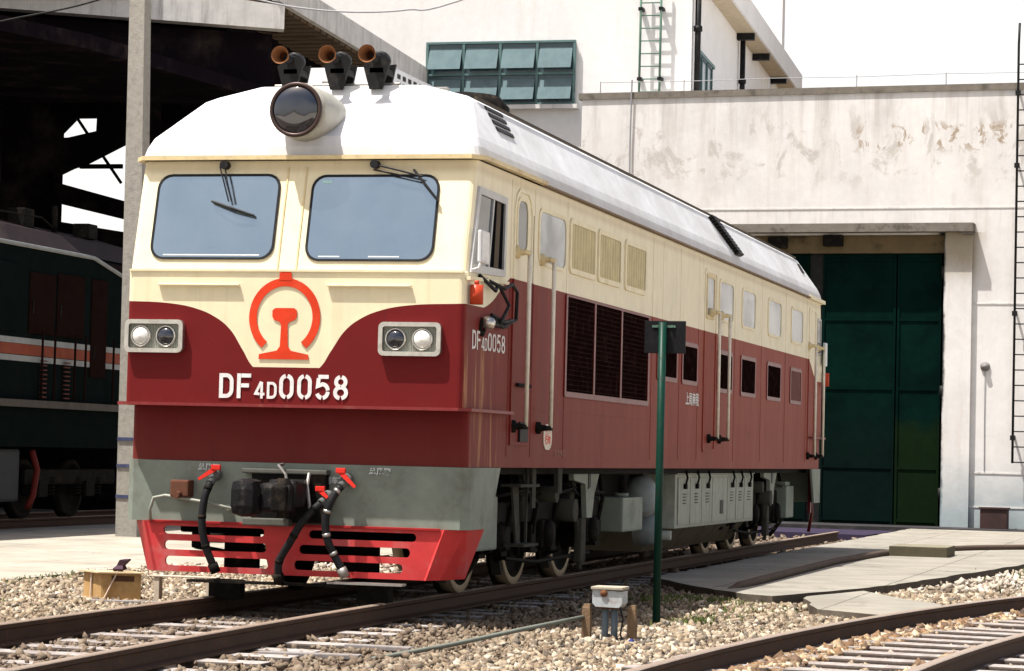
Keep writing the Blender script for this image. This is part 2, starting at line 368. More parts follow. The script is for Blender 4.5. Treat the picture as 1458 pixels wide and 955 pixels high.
fascia = mat('grimy_fascia', (.62, .60, .57), .85, dirt=(.16, .145, .12), dirt_amt=.6, ds=1.8, streak=True)
dirtyc = mat('dirty_canopy_edge', (.17, .15, .125), .9, dirt=(.03, .027, .022), dirt_amt=.85, ds=3, bump=.3, bs=12)
def gate_fn(t):
    x, y, z = t.xyz()[:3]
    c = t.mix(t.ramp(t.noise((.9, .9, .9), 8, .7), .35, .7), (.0025, .013, .010), (.002, .007, .006))
    g = t.math('MULTIPLY', t.ramp(t.math('ADD', z, t.math('MULTIPLY', t.noise((1.1,)*3, 6, .6, (3, 3, 3)), 1.4)), 3.0, 2.5), t.math('GREATER_THAN', x, .66))
    c = t.mix(t.math('MULTIPLY', g, .8), c, (.007, .014, .005))
    k = t.math('MULTIPLY', t.ramp(z, 2.8, 1.4), t.math('LESS_THAN', x, .66))
    return t.mix(t.math('MULTIPLY', k, .7), c, (.004, .008, .007))
gatem = mat('dark_green_gate_paint', (.02, .06, .05), .8, spec=0, fn=gate_fn, bump=.1, bs=4, var=.1)
greenm = mat('green_ladder_paint', (.09, .16, .12), .6, dirt=(.1, .05, .03))
postm = mat('dark_green_post_paint', (.004, .030, .020), .4, dirt=(.02, .02, .015), dirt_amt=.5, ds=14)
black = mat('black_paint', (.012, .012, .012), .5, dirt=(.06, .05, .04), dirt_amt=.4, ds=8)
teal = mat('teal_window_paint', (.10, .17, .165), .5, dirt=(.08, .1, .1), dirt_amt=.4)
wgl = mat('dusty_window_pane', (.035, .07, .085), .2, dirt=(.09, .12, .13), dirt_amt=.8, ds=.9, spec=.5)
sleeperm = mat('concrete_sleeper', (.25, .225, .21), .85, fn=lambda t: soil_shade_side(t, t.mix(t.ramp(t.noise((5, 2, 5), 6, .7), .3, .7), (.20, .17, .15), (.36, .33, .31))), dirt=(.11, .06, .035), dirt_amt=.8, ds=3.5, bump=.3, bs=30)
railm = mat('rusty_rail', (.055, .032, .022), .7, dirt=(.2, .09, .05), dirt_amt=.4, ds=18)
railtop = mat('rail_head_polish', (.40, .31, .24), .35, metal=.5, dirt=(.2, .11, .07), dirt_amt=.6, ds=10)
wood = mat('weathered_timber', (.20, .13, .075), .85, dirt=(.09, .06, .04), dirt_amt=.6, ds=16, streak=True, bump=.4, bs=40)
boxm = mat('tan_crate_board', (.42, .26, .11), .75, dirt=(.2, .10, .045), dirt_amt=.5, ds=14)
strapm = mat('pale_strap', (.62, .48, .38), .7)
def ground_fn(t):
    n = t.ramp(t.noise((28, 28, 28), 6, .75), .3, .7); n2 = t.ramp(t.noise((.6, .6, .6), 6, .6), .35, .7)
    c = t.mix(n, (.09, .065, .045), (.27, .22, .165)); c = t.mix(t.math('MULTIPLY', n2, .3), c, (.16, .12, .08))
    x = t.xyz()[0]
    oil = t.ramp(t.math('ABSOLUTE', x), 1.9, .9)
    y = t.xyz()[1]
    cx = t.math('ADD', t.math('ADD', t.math('MULTIPLY', y, .137), 4.42+.72), t.math('MULTIPLY', t.math('MULTIPLY', y, y), .0098))
    tr = t.ramp(t.math('ABSOLUTE', t.math('SUBTRACT', x, cx)), 1.0, .6)
    c = t.mix(t.math('MULTIPLY', tr, .8), c, (.075, .045, .028))
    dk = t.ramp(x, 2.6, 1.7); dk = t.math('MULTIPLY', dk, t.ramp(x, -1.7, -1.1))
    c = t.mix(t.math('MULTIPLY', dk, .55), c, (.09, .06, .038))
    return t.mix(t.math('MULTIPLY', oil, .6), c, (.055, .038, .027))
groundm = mat('gravelly_earth', (.3,)*3, .95, fn=ground_fn, bump=.9, bs=26, var=0)

# ------------------------------------------------------------------ ground, paving, ballast
g = MB(); g.raw([(-600, -300, -.2), (600, -300, -.2), (600, 1200, -.2), (-600, 1200, -.2)], [(0, 1, 2, 3)])
struct(g.build('ground', groundm))
def slab(name, pts, z, th, mm=concrete, jit=.03):
    # subdivide and roughen the outline a little
    o = []
    for i, p in enumerate(pts):
        q = pts[(i+1) % len(pts)]; d = math.dist(p, q); k = max(1, min(60, int(d/.35)))
        for j in range(k):
            t = j/k; o.append((p[0]+(q[0]-p[0])*t+random.uniform(-jit, jit), p[1]+(q[1]-p[1])*t+random.uniform(-jit, jit), z))
    return struct(MB().prism(o, (0, 0, -th)).build(name, mm))
slab('pavement', [(1.25, 8.3), (2.2, 6.4), (2.76, 5.5), (3.05, 5.3), (3.45, 6.6), (3.85, 8.5), (4.75, 15.9), (5.2, 19), (9, 21), (20, 24), (20, 33), (1.25, 34.8)], -.085, .3)
slab('pavement', [(3.32, 5.75), (3.72, 7.3), (4.15, 6.2), (4.72, 5.2), (4.70, 3.75), (4.45, 3.05), (3.75, 3.6)], -.10, .3)
slab('pavement', [(-4.3, 2), (-4.55, 7), (-3.4, 9), (-3.2, 34), (-9.2, 34), (-30, 34), (-30, -3), (-8, -3), (-5.2, -1)], -.15, .2, mat('pale_left_yard', (.44, .40, .34), .9, fn=conc_fn((.37, .335, .275), 2.6), dirt=(.3, .26, .2), dirt_amt=.5, ds=.8, bump=.25, bs=8))  # left yard has a paler concrete of its own
slab('pavement', [(-1.45, 28.5), (1.1, 27.6), (1.2, 31.2), (-2.2, 31.4), (-2.1, 29)], -.09, .2, mat('purple_stained_concrete', (.028, .022, .042), .8, dirt=(.05, .03, .05), dirt_amt=.6, ds=2, bump=.2))
slab('pavement', [(-6, 33.2), (2.4, 33.2), (5.5, 33.6), (5.5, 34.6), (2.3, 34.7), (1.66, 35.2), (-6, 35.4)], -.066, .2, mat('shade_black_threshold', (.03, .028, .03), .8, dirt=(.10, .09, .09), dirt_amt=.5, ds=3), .06)  # near-black slab paints the gate canopy's shadow on the ground
bounce_yardm = mat('bounce_yard_concrete', (.56, .51, .43), .9, dirt=(.4, .36, .3), dirt_amt=.5, ds=.4)
slab('pavement', [(8.2, -80), (90, -80), (90, 20), (10, 20), (8.2, 3)], -.12, .2, bounce_yardm)  # unseen pale slab added to bounce sunlight onto the locomotive side
slab('pavement', [(-60, -80), (7.9, -80), (7.9, -12.6), (-60, -12.6)], -.16, .2, bounce_yardm)  # unseen pale slab added to bounce sunlight onto the locomotive front
def gravel_mesh(name, n, sampler, smin, smax, mm, z0):
    base = np.array([[-1, -1, -1], [1, -1, -1], [1, 1, -1], [-1, 1, -1], [-1, -1, 1], [1, -1, 1], [1, 1, 1], [-1, 1, 1]], float)*.5
    fq = np.array([[0, 3, 2, 1], [4, 5, 6, 7], [0, 1, 5, 4], [1, 2, 6, 5], [2, 3, 7, 6], [3, 0, 4, 7]])
    P = sampler(n); n = len(P)
    V = base[None]*rng.uniform(.45, 1.3, (n, 8, 1))
    V = V*(rng.uniform(.55, 1.45, (n, 1, 3)))
    ax = rng.normal(size=(n, 3)); ax /= np.linalg.norm(ax, axis=1, keepdims=True); an = rng.uniform(0, 6.28, n)
    c, s_ = np.cos(an)[:, None, None], np.sin(an)[:, None, None]; A = ax[:, None, :]
    V = V*c+np.cross(np.broadcast_to(A, V.shape), V)*s_+A*(V*A).sum(-1, keepdims=True)*(1-c)
    V = V*(rng.uniform(0, 1, (n, 1, 1))**1.8*(smax-smin)+smin)
    V[..., 0] += P[:, 0, None]; V[..., 1] += P[:, 1, None]; V[..., 2] += (z0+rng.uniform(-.008, .022, n))[:, None]
    F = fq[None]+(np.arange(n)*8)[:, None, None]
    me = bpy.data.meshes.new(name); me.vertices.add(n*8); me.vertices.foreach_set('co', V.ravel())
    me.loops.add(n*24); me.loops.foreach_set('vertex_index', F.ravel().astype(np.int32)); me.polygons.add(n*6)
    me.polygons.foreach_set('loop_start', np.arange(0, n*24, 4, dtype=np.int32)); me.polygons.foreach_set('loop_total', np.full(n*6, 4, np.int32))
    me.update(calc_edges=True); me.materials.append(mm)
    o = bpy.data.objects.new(name, me); S.collection.objects.link(o); return struct(o, 'stuff')
def stone_mat(name, cols):
    M = bpy.data.materials.new(name); M.use_nodes = True; t = NT(M); b = t.n['Principled BSDF']; b.inputs['Roughness'].default_value = .85
    ge = t.new('ShaderNodeNewGeometry'); cr = t.new('ShaderNodeValToRGB'); t.l.new(ge.outputs['Random Per Island'], cr.inputs[0])
    e = cr.color_ramp.elements; cr.color_ramp.interpolation = 'LINEAR'
    e[0].color = (*cols[0], 1); e[1].color = (*cols[-1], 1)
    for i, c in enumerate(cols[1:-1]): q = e.new((i+1)/(len(cols)-1)); q.color = (*c, 1)
    n = t.math('MULTIPLY', t.ramp(t.noise((40,)*3, 4), .3, .7), t.ramp(t.noise((1.1,)*3, 6, .7, (2, 9, 0)), .3, .6))
    xx = t.math('ABSOLUTE', t.xyz()[0])
    oil = t.ramp(xx, 1.3, .6)
    brown = t.ramp(t.math('ADD', t.xyz()[0], t.math('MULTIPLY', t.noise((1.3,)*3, 5), .9)), 3.1, 2.1)
    brown = t.math('MULTIPLY', brown, t.ramp(t.xyz()[0], -2.2, -1.0))
    c = t.mix(n, t.mix(1.0, cr.outputs[0], (.52, .46, .39), 'MULTIPLY'), cr.outputs[0])
    c = t.mix(t.math('MULTIPLY', brown, .72), c, (.095, .062, .037)); c = t.mix(t.math('MULTIPLY', oil, .35), c, (.10, .065, .042))  # brown ballast, also darkened to deepen the locomotive's shadow
    t.l.new(c, b.inputs['Base Color']); return M
stm = stone_mat('ballast_stones', [(.06, .042, .028), (.25, .185, .12), (.40, .33, .235), (.12, .075, .045), (.50, .44, .335), (.28, .22, .15), (.08, .065, .05), (.62, .57, .47), (.21, .145, .085)])
def excl(P):
    x, y = P[:, 0], P[:, 1]
    k = np.ones(len(P), bool)
    for s in (-.75, .75): k &= np.abs(x-s-.004*np.minimum(y, 0)**2) > .09
    k &= ~((x > 1.9) & (y > 8.2) & (x < 3.9)); k &= ~((x > 2.6) & (x < 3.4) & (y > 5.4) & (y < 8.5))
    k &= ~((x < -4.5) & (y > 2)); k &= ~(x < -5.2); k &= ~((np.abs(x) < .75) & (rng.uniform(size=len(P)) > .45)); k &= ~((x > .75) & (x < 2.1+.25*np.sin(y*2.1)) & (rng.uniform(size=len(P)) > .42))
    k &= ~((x > 3.45) & (x < 4.65) & (y > 3.7) & (y < 6.4))
    cx = 4.42+.137*y+.0098*y*y
    k &= ~((np.abs(x-cx) < .08) | (np.abs(x-cx-1.47) < .08))
    # stones lie between sleepers, rarely on them
    on1 = (np.abs(x) < 1.25) & (np.mod(y+.31, .6) < .24); k &= ~(on1 & (rng.uniform(size=len(P)) > .22))
    s_ = y*1.0+.14*(x-cx-.7); on2 = (x > cx-.35) & (x < cx+1.85) & (np.mod(s_+.2, .56) < .25); k &= ~(on2 & (rng.uniform(size=len(P)) > .04)); k &= ~((x > cx+.08) & (x < cx+1.4) & (rng.uniform(size=len(P)) > .7))
    return P[k]
def samp(x0, y0, x1, y1):
    return lambda n: excl(np.stack([rng.uniform(x0, x1, n), rng.uniform(y0, y1, n)], 1))
gravel_mesh('ballast_gravel', 105000, samp(-5.2, -7, 7.5, 2.5), .010, .050, stm, -.185)
gravel_mesh('ballast_gravel', 46000, samp(-4.6, 2.5, 8, 9), .014, .056, stm, -.185)
gravel_mesh('ballast_gravel', 12000, lambda n: (lambda P: P[(P[:, 0] < 1.2) | (P[:, 0] > 4.6+.14*(P[:, 1]-15))])(samp(-3.2, 9, 9, 28)(n)), .03, .08, stone_mat('far_ballast_stones', [(.2, .16, .12), (.5, .45, .38), (.6, .56, .5)]), -.18)
def near_rail(n):
    y = rng.uniform(-6, 9, n); cx = 4.42+.137*y+.0098*y*y
    return np.stack([cx+np.where(rng.uniform(size=n) < .6, rng.uniform(.09, .42, n), rng.uniform(1.1, 1.36, n)), y], 1)
gravel_mesh('ochre_rubble', 5200, near_rail, .015, .06, stone_mat('ochre_stones', [(.05, .03, .018), (.26, .15, .07), (.12, .07, .04), (.42, .30, .17), (.5, .44, .34)]), -.155)
# low weeds
def tufts(name, spots, mm):
    mb = MB()
    for cx, cy, rx, ry, n, h in spots:
        for _ in range(n):
            x = random.gauss(cx, rx); y = random.gauss(cy, ry); a = random.uniform(0, 6.28); hh = h*random.uniform(.4, 1); w = .006+hh*.05; le = hh*random.uniform(.2, .8)
            dx, dy = math.cos(a), math.sin(a)
            mb.raw([(x-dy*w, y+dx*w, -.19), (x+dy*w, y-dx*w, -.19), (x+dx*le*.5+dy*w*.7, y+dy*le*.5-dx*w*.7, -.19+hh*.7), (x+dx*le, y+dy*le, -.19+hh), (x+dx*le*.5-dy*w*.7, y+dy*le*.5+dx*w*.7, -.19+hh*.7)], [(0, 1, 2, 3, 4)])
    return struct(mb.build(name, mm, fix=False), 'stuff')
tufts('grass', [(-4.35, 2.2, .25, .9, 500, .07), (-4.4, 5, .12, 1.2, 400, .07), (-3.9, .7, .6, .35, 350, .05), (-2.9, .8, .5, .4, 260, .05), (2.2, 5.2, .35, .25, 500, .09), (2.95, 2.0, .12, .25, 260, .08), (2.95, 3.6, .25, .7, 260, .07), (5.6, 14, .35, 1.2, 700, .14), (2.0, 3.4, .5, .8, 160, .06)],
      mat('weed_leaves', (.10, .13, .035), .7, dirt=(.25, .24, .09), dirt_amt=.8, ds=5))
# ------------------------------------------------------------------ tracks
RPROF = [(-.065, -.15), (-.065, -.138), (-.012, -.12), (-.010, -.045), (-.035, -.033), (-.036, -.006), (-.030, 0), (.030, 0), (.036, -.006), (.035, -.033), (.010, -.045), (.012, -.12), (.065, -.138), (.065, -.15)]
def rail(path, label, group, z=0):
    mb = MB(); rings = []
    pts = [Vector((p[0], p[1], 0)) for p in path]
    for i, p in enumerate(pts):
        d = (pts[min(i+1, len(pts)-1)]-pts[max(0, i-1)]).normalized(); nn = Vector((d.y, -d.x, 0))
        rings.append([tuple(p+nn*a+Vector((0, 0, b+z))) for a, b in RPROF])
    mb.loft(rings, True, True)
    k = len(RPROF)
    mb.mi = [1 if (j % k) in (5, 6, 7) and j < k*(len(pts)-1) else 0 for j in range(len(mb.f))]
    o = mb.build('rail', [railm, railtop]); return tag(o, label, 'rail', group)
def tx(y, s): return s+.004*min(y, 0)**2
ys = [-12+i*1.0 for i in range(13)]+[3, 8, 14, 20, 26.2]
rail([(tx(y, -.75), y) for y in ys], 'left rail of the track under the maroon and cream locomotive', 'rails of the locomotive track')
rail([(tx(y, .75), y) for y in ys], 'right rail of the track under the maroon and cream locomotive, nearer the junction box', 'rails of the locomotive track')
def t2(y): return 4.42+.137*y+.0098*y*y if y > -6 else 3.95+.0194*(y+6)
ys2 = [-12+i*.8 for i in range(33)]
rail([(t2(y), y) for y in ys2], 'curved rusty rail running beside the sunlit white gravel', 'rails of the empty curving track')
rail([(t2(y)+1.455, y-.2) for y in ys2], 'outer rail of the empty curved track at the bottom right corner', 'rails of the empty curving track')
for s, d in ((-.75, 'far'), (.75, 'near')):
    rail([(-12+s, 8), (-12+s, 30)], 'rail under the dark locomotive in the shed, on its %s side' % ('wall' if s < 0 else 'yard'), 'rails of the shed track')
slp = MB(); slp.bevbox(-1.25, -.11, -.27, 1.25, .11, -.155, .015); slo = slp.build('sleeper', sleeperm); slo.location = (tx(-8.2, 0), -8.2, 0)
G = 'sleepers under the locomotive track'
tag(slo, 'pale sleeper half buried in stones under the locomotive track, one of a row alike', 'sleeper', G)
for i in range(1, 34):
    y = -8.2+.6*i; c = slo.copy(); S.collection.objects.link(c); c.location = (tx(y, 0)+random.uniform(-.03, .03), y, random.uniform(-.012, .006)); c.rotation_euler.z = random.uniform(-.02, .02)
s2 = slo.copy(); S.collection.objects.link(s2); y = -5.6
def put2(c, y):
    c.location = (t2(y)+.72, y+.0, .030+random.uniform(-.006, .006)); c.rotation_euler.z = -math.atan(.137+.0196*y)+random.uniform(-.012, .012)
put2(s2, y); tag(s2, 'grey sleeper under the empty curving track at the lower right, one of a row alike', 'sleeper', 'sleepers under the curving track')
for i in range(1, 30):
    c = s2.copy(); S.collection.objects.link(c); put2(c, y+.56*i)

# ------------------------------------------------------------------ depot hall (annex with the gate)
HA = -.08
hall = thing('depot_building', (0, 35, 0), 'white plastered depot hall with dark green gate, stained and peeling below its flat parapet', 'building')
hall.rotation_euler.z = HA
def hb(mb, name, mm, p=None):       # meshes are given in hall coordinates (x along wall, y depth from face, z)
    me_off = origin(p or hall)
    s = [(v[0], v[1]+35, v[2]) for v in mb.v]; mb.v = s
    return mb.build(name, mm, p or hall)
# wall faces
w = MB(); w.holed([(-6.35, 0, -.4), (14, 0, -.4), (14, 0, 9.0), (-6.35, 0, 9.0)], [[(-3.4, 0, -.2), (1.66, 0, -.2), (1.66, 0, 6.0), (-3.4, 0, 6.0)]], (0, .4, 0))
w.box(-6.35, .4, -.4, -6.0, 2.9, 9.0); w.box(-6.35, .4, 8.7, 14, 12, 8.85)
hb(w, 'wall', wallm)
w = MB(); w.box(-6.42, -.035, 9.0, 14, .45, 9.14); hb(w, 'parapet', dirtyc)
w = MB(); w.box(1.68, -.10, -.2, 2.26, -.002, 6.04); hb(w, 'pilaster', wallm)
for z in (6.55, 4.55, 1.05, .35): w = MB().box(2.262 if z < 6 else -6.3, -.012, z, 14, -.001, z+.03); hb(w, 'cornice', fascia)
w = MB().box(-4.2, -.32, 6.04, 2.30, .0, 6.22); w.box(2.06, -.28, 5.98, 2.28, .0, 6.038); hb(w, 'canopy', dirtyc)
w = MB().box(-3.4, .05, 5.62, 1.655, .38, 5.99); hb(w, 'lintel', mat('sooty_beige_lintel', (.13, .095, .05), .9, dirt=(.015, .012, .01), dirt_amt=.95, ds=1.6))
gt = thing('x', (0, 0, 0), 'x', 'x'); bpy.data.objects.remove(gt)
for x0, x1 in ((-3.38, -1.22), (-.92, .645), (.675, 1.60)):
    d = hb(MB().box(x0, .12, -.14, x1, .2, 5.61), 'gate_leaf', gatem)
    fr = MB()
    for z in (0.0, 1.1, 2.75, 4.2, 5.45): fr.box(x0+.05, .10, z, x1-.05, .118, z+.05)
    for x in (x0, x1-.05): fr.box(x, .095, -.13, x+.05, .119, 5.6)
    f = MB(); f.v = [(v[0], v[1]+35, v[2]) for v in fr.v]; f.f = fr.f; f.mi = fr.mi; f.sm = fr.sm; f.build('frame', gatem, d)
hb(MB().box(-1.22, .16, -.14, -.92, .24, 5.61), 'gate_gap_shade', black)  # black strip painted as the shade in the gap between leaves
hb(MB().box(-3.6, .9, -.3, 1.9, 1.0, 6.3), 'inner_wall', dark)
for z in (.6, 2.72, 5.2):
    h = MB().bevbox(1.60, .02, z-.1, 1.70, .14, z+.1, .02).cyl((1.66, -.01, z-.13), (1.66, -.01, z+.13), .05); hb(h, 'hinge', black)
for x0, z0 in ((-2.1, 5.72), (-.9, 5.76)):
    hb(MB().bevbox(x0, -.1, z0, x0+.42, .04, z0+.24, .02), 'roller_bracket', soot)
# roof edge lightning wire with little posts
wr = MB()
for i in range(11): x = -6+i*1.9; wr.cyl((x, .2, 9.15), (x, .2, 9.42), .012, n=6)
wr.tube([(-6+i*1.9, .2, 9.40-.02*(i % 2)) for i in range(11)], .008, 5); hb(wr, 'lightning_wire', MATS.get('grey_cable') or mat('grey_cable', (.3, .3, .31), .6))
hb(MB().tube([(-5.2, -.06, 9.4), (-5.22, -.05, 8), (-5.2, -.05, 6.5), (-5.2, -.05, 5.5)], .02, 6), 'earth_cable', mat('grey_cable', (.3, .3, .31), .6))
# lamp fixture on the wall
fx = MB().lathe((2.55, -.003, 3.26), (0, -1, 0), [(0, .10), (.03, .10), (.05, .06), (.1, .05), (.11, .0)], 16); hb(fx, 'wall_fitting', mat('grimy_grey', (.2, .19, .18), .6))
hb(MB().tube([(2.55, -.02, 3.15), (2.55, -.015, 2.2), (2.56, -.015, 1.1)], .008, 5), 'fitting_cable', MATS['grey_cable'])
# ladder on the hall, right
def ladder(name, par, y, x0, x1, z0, z1, step, mm, r=.022):
    pass
ld = MB(); x0, x1 = 3.17, 3.66
for x in (x0, x1): ld.tube([(x, -.22, 1.28), (x, -.22, 9.9), (x+.01, -.2, 10.35)], .026, 8)
rg = MB()
z = 1.30
while z < 9.8: rg.cyl((x0, -.22, z), (x1, -.22, z), .014, n=6); z += .315
br = MB()
for z in (1.8, 4.35, 7.4, 8.9): br.box(x0-.02, -.22, z, x0+.02, 0, z+.04).box(x1-.02, -.22, z, x1+.02, 0, z+.04).box(x0-.05, -.26, z-.05, x0+.05, -.18, z+.05)
l_ = thing('wall_ladder', (0, 35, 0), 'tall black iron ladder fixed to the white hall at the right edge', 'ladder'); l_.rotation_euler.z = HA
for mb, n in ((ld, 'stile'), (rg, 'rung'), (br, 'bracket')):
    mb.v = [(v[0], v[1]+35, v[2]) for v in mb.v]; build_split(mb, n, black, l_)
bx = MB().bevbox(2.42, -.62, -.2, 2.86, -.18, .30, .02).box(2.40, -.64, .30, 2.88, -.16, .33)
bx.v = [(v[0]+.16+(v[0]-2.6)*.25, v[1]+35-.2, v[2]*1.12) for v in bx.v]
o = bx.build('metal_box', mat('rust_brown_metal', (.05, .03, .028), .7, dirt=(.1, .05, .04), dirt_amt=.5)); tag(o, 'dark brown box standing on the ground against the white hall right of the gate', 'box')

# ------------------------------------------------------------------ tall building behind
tb = thing('tall_building', (-8, 38, 0), 'tall aged white building with teal strip window and green roof ladder behind the hall', 'building')
TX = -4.42
def tdir(y): return -.055*(y-38)
w = MB(); w.prism([(-13.5, 38, -.3), (TX, 38, -.3), (TX+tdir(57.5), 57.5, -.3), (-13.5, 57.5, -.3)], (0, 0, 12.2+.3)); w.build('wall', wall2, tb)
# front window
W0, W1, Z0, Z1 = -10.64, -7.12, 9.24, 10.72
n = MB(); n.box(W0, 37.93, Z0, W1, 37.985, Z1); wf = n.build('window_pane', wgl, tb)
n = MB()
for i in range(5): x = W0+(W1-W0)*i/4; n.box(x-.03, 37.88, Z0, x+.03, 37.929, Z1)
for z in (Z0, (Z0+Z1)/2-.05, Z1-.05): n.box(W0, 37.875, z, W1, 37.927, z+.05)
n.build('window_frame', teal, tb)
vb = MB()   # tilted vent sashes
for i in range(4):
    xa = W0+(W1-W0)*i/4+.05; xb = W0+(W1-W0)*(i+1)/4-.05
    for zt in (Z1-.1, (Z0+Z1)/2-.08):
        vb.prism([(xa, 37.92, zt-.05), (xb, 37.92, zt-.05), (xb, 37.74, zt-.55), (xa, 37.74, zt-.55)], (0, .012, .004))
vb.build('vent_sash', mat('pale_vent_glass', (.11, .16, .17), .25, dirt=(.05, .075, .08), dirt_amt=.7, ds=2.5), tb)
MB().box(W0-.15, 37.80, Z0-.10, W1+.1, 37.999, Z0-.005).build('window_sill', fascia, tb)
# side window, drain pipes, eave
def sp(y, off=0): return TX+tdir(y)+off
def sidebox(y0, y1, z0, z1, o0, o1): return [(sp(y0, o0), y0, z0), (sp(y1, o0), y1, z0), (sp(y1, o1), y1, z0), (sp(y0, o1), y0, z0)], (0, 0, z1-z0)
n = MB(); n.prism(*sidebox(38.6, 41.2, 9.2, 10.5, .003, .03)); n.build('window_pane', wgl, tb)
n = MB()
for y in (38.55, 39.4, 40.3, 41.15): n.prism(*sidebox(y, y+.08, 9.2, 10.56, .032, .06))
n.prism(*sidebox(38.5, 41.3, 10.5, 10.58, .062, .1)); n.build('window_frame', teal, tb)
n = MB(); n.prism(*sidebox(37.9, 57.6, 12.15, 12.30, .004, .47)); n.build('eave', mat('beige_soffit', (.50, .42, .30), .85, dirt=(.3, .24, .16), dirt_amt=.4), tb)
n = MB(); n.prism(*sidebox(37.9, 57.6, 12.15, 12.75, .472, .53)); n.build('eave_fascia', wall2, tb)
for y in (46.0, 49.4, 53.8):
    n = MB(); n.prism(*sidebox(y, y+.22, 11.98, 12.14, .01, .46)); n.build('eave_bracket', black, tb)
for y, zt in ((38.14, 12.1), (46.4, 12.0)):
    n = MB(); n.tube([(sp(y, .12), y, 8.9), (sp(y, .12), y, zt)], .07, 8)
    for z in (9.3, 10.9): n.lathe((sp(y, .12), y, z), (0, 0, 1), [(0, .07), (0, .10), (.12, .10), (.12, .07)], 10)
    n.build('drain_pipe', black, tb)
# higher block beyond
n = MB(); n.prism([(-10.5, 59, 0), (-5.84, 59, 0), (-7.9, 72, 0), (-12, 72, 0)], (0, 0, 21)); o = n.build('far_block', wall2)
n.v = []; tag(o, 'pale upper block rising beyond the eave of the tall white building', 'building'); o.name = 'tower_block'
# green ladder
gl = thing('roof_ladder', (-5.33, 37.8, 9.2), 'slim green ladder climbing the tall white building above the parapet', 'ladder')
n = MB()
for x in (-5.57, -5.10): n.cyl((x, 37.8, 8.9), (x, 37.8, 12.3), .028, n=8)
build_split(n, 'stile', greenm, gl)
n = MB(); z = 9.2
while z < 12.2: n.cyl((-5.57, 37.8, z), (-5.10, 37.8, z), .014, n=6); z += .29
build_split(n, 'rung', greenm, gl)
n = MB()
for z in (9.75, 11.35):
    for x in (-5.57, -5.10): n.box(x-.05, 37.76, z, x+.05, 38.0, z+.07)
build_split(n, 'bracket', black, gl)

# ------------------------------------------------------------------ engine shed, left
sh = thing('engine_shed', (-16, 26, -.2), 'open dark sooty engine shed with pale concrete roof beam behind the concrete pole', 'shed')
def shp(mb, n, mm): return mb.build(n, mm, sh)
A = Vector((-9.94, 26.4, 0)); dv = Vector((-.93, -.37, 0)).normalized()
def al(t, off=0):
    nn = Vector((-dv.y, dv.x, 0)); p = A+dv*t+nn*off; return p    # off>0 is towards the yard side
nn = Vector((-dv.y, dv.x, 0)); sgn = 1 if nn.y < 0 else -1
def wedge(t0, t1, o0, o1, za0, za1, zb0, zb1):   # a beam from t0 to t1; heights (z0,z1) at each end
    a, b, c, d = al(t0, sgn*o0), al(t1, sgn*o0), al(t1, sgn*o1), al(t0, sgn*o1)
    v = [(a.x, a.y, za0), (b.x, b.y, zb0), (c.x, c.y, zb0), (d.x, d.y, za0), (a.x, a.y, za1), (b.x, b.y, zb1), (c.x, c.y, zb1), (d.x, d.y, za1)]
    return MB().raw(v, [(0, 1, 2, 3), (4, 7, 6, 5), (0, 4, 5, 1), (1, 5, 6, 2), (2, 6, 7, 3), (3, 7, 4, 0)])
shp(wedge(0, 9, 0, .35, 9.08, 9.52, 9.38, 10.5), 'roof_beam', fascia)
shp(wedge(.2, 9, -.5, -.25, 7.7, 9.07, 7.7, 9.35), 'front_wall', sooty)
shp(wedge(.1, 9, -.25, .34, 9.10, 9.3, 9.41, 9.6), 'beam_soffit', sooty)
n = MB().prism([(-10.2, 26.4, 7.78), (-11.0, 20.0, 7.78), (-12.0, 17, 7.78), (-12.3, 14, 7.78), (-12.3, 6, 7.78), (-26, 6, 7.78), (-26, 26.4, 7.78)], (0, 0, .25)); shp(n, 'shade_canopy', sooty)  # canopy added, its outline shaped to shade the dark locomotive
# side wall and roof to the tall building
n = MB().prism([(-11.6, 27.2, -.2), (-11.4, 27.2, -.2), (-12.0, 38, -.2), (-12.2, 38, -.2)], (0, 0, 9.8)); shp(n, 'side_wall', sooty)
def fx_(y): return -9.94-.06*(y-26.4)
n = MB().raw([(fx_(26.0)-.12, 26.0, 9.62), (fx_(26.0), 26.0, 9.62), (fx_(37.95), 37.95, 9.62), (fx_(37.95)-.12, 37.95, 9.62), (fx_(26.0)-.12, 26.0, 10.12), (fx_(26.0), 26.0, 10.12), (fx_(37.95), 37.95, 10.12), (fx_(37.95)-.12, 37.95, 10.12)],
             [(0, 3, 2, 1), (4, 5, 6, 7), (0, 1, 5, 4), (1, 2, 6, 5), (2, 3, 7, 6), (3, 0, 4, 7)]); shp(n, 'roof_fascia', fascia)
n = MB(); 
for i in range(24):
    y = 26.6+i*.47; n.box(-12.1, y, 9.56, fx_(y)-.14, y+.30, 9.63)
n.prism([(-12.2, 26, 9.631), (fx_(26)-.125, 26, 9.631), (fx_(37.9)-.125, 37.9, 9.631), (-12.6, 37.9, 9.631)], (0, 0, .12)); shp(n, 'soffit_boards', mat('brown_ribbed_soffit', (.12, .085, .055), .8, dirt=(.04, .03, .02), dirt_amt=.7, ds=1.2))
n = MB().prism([(-26, 21, 9.64), (-14.2, 23.4, 9.64), (-10.1, 26.7, 9.64), (-12.1, 30.3, 9.64), (-26, 30.3, 9.64)], (0, 0, .2)); shp(n, 'roof', sooty)
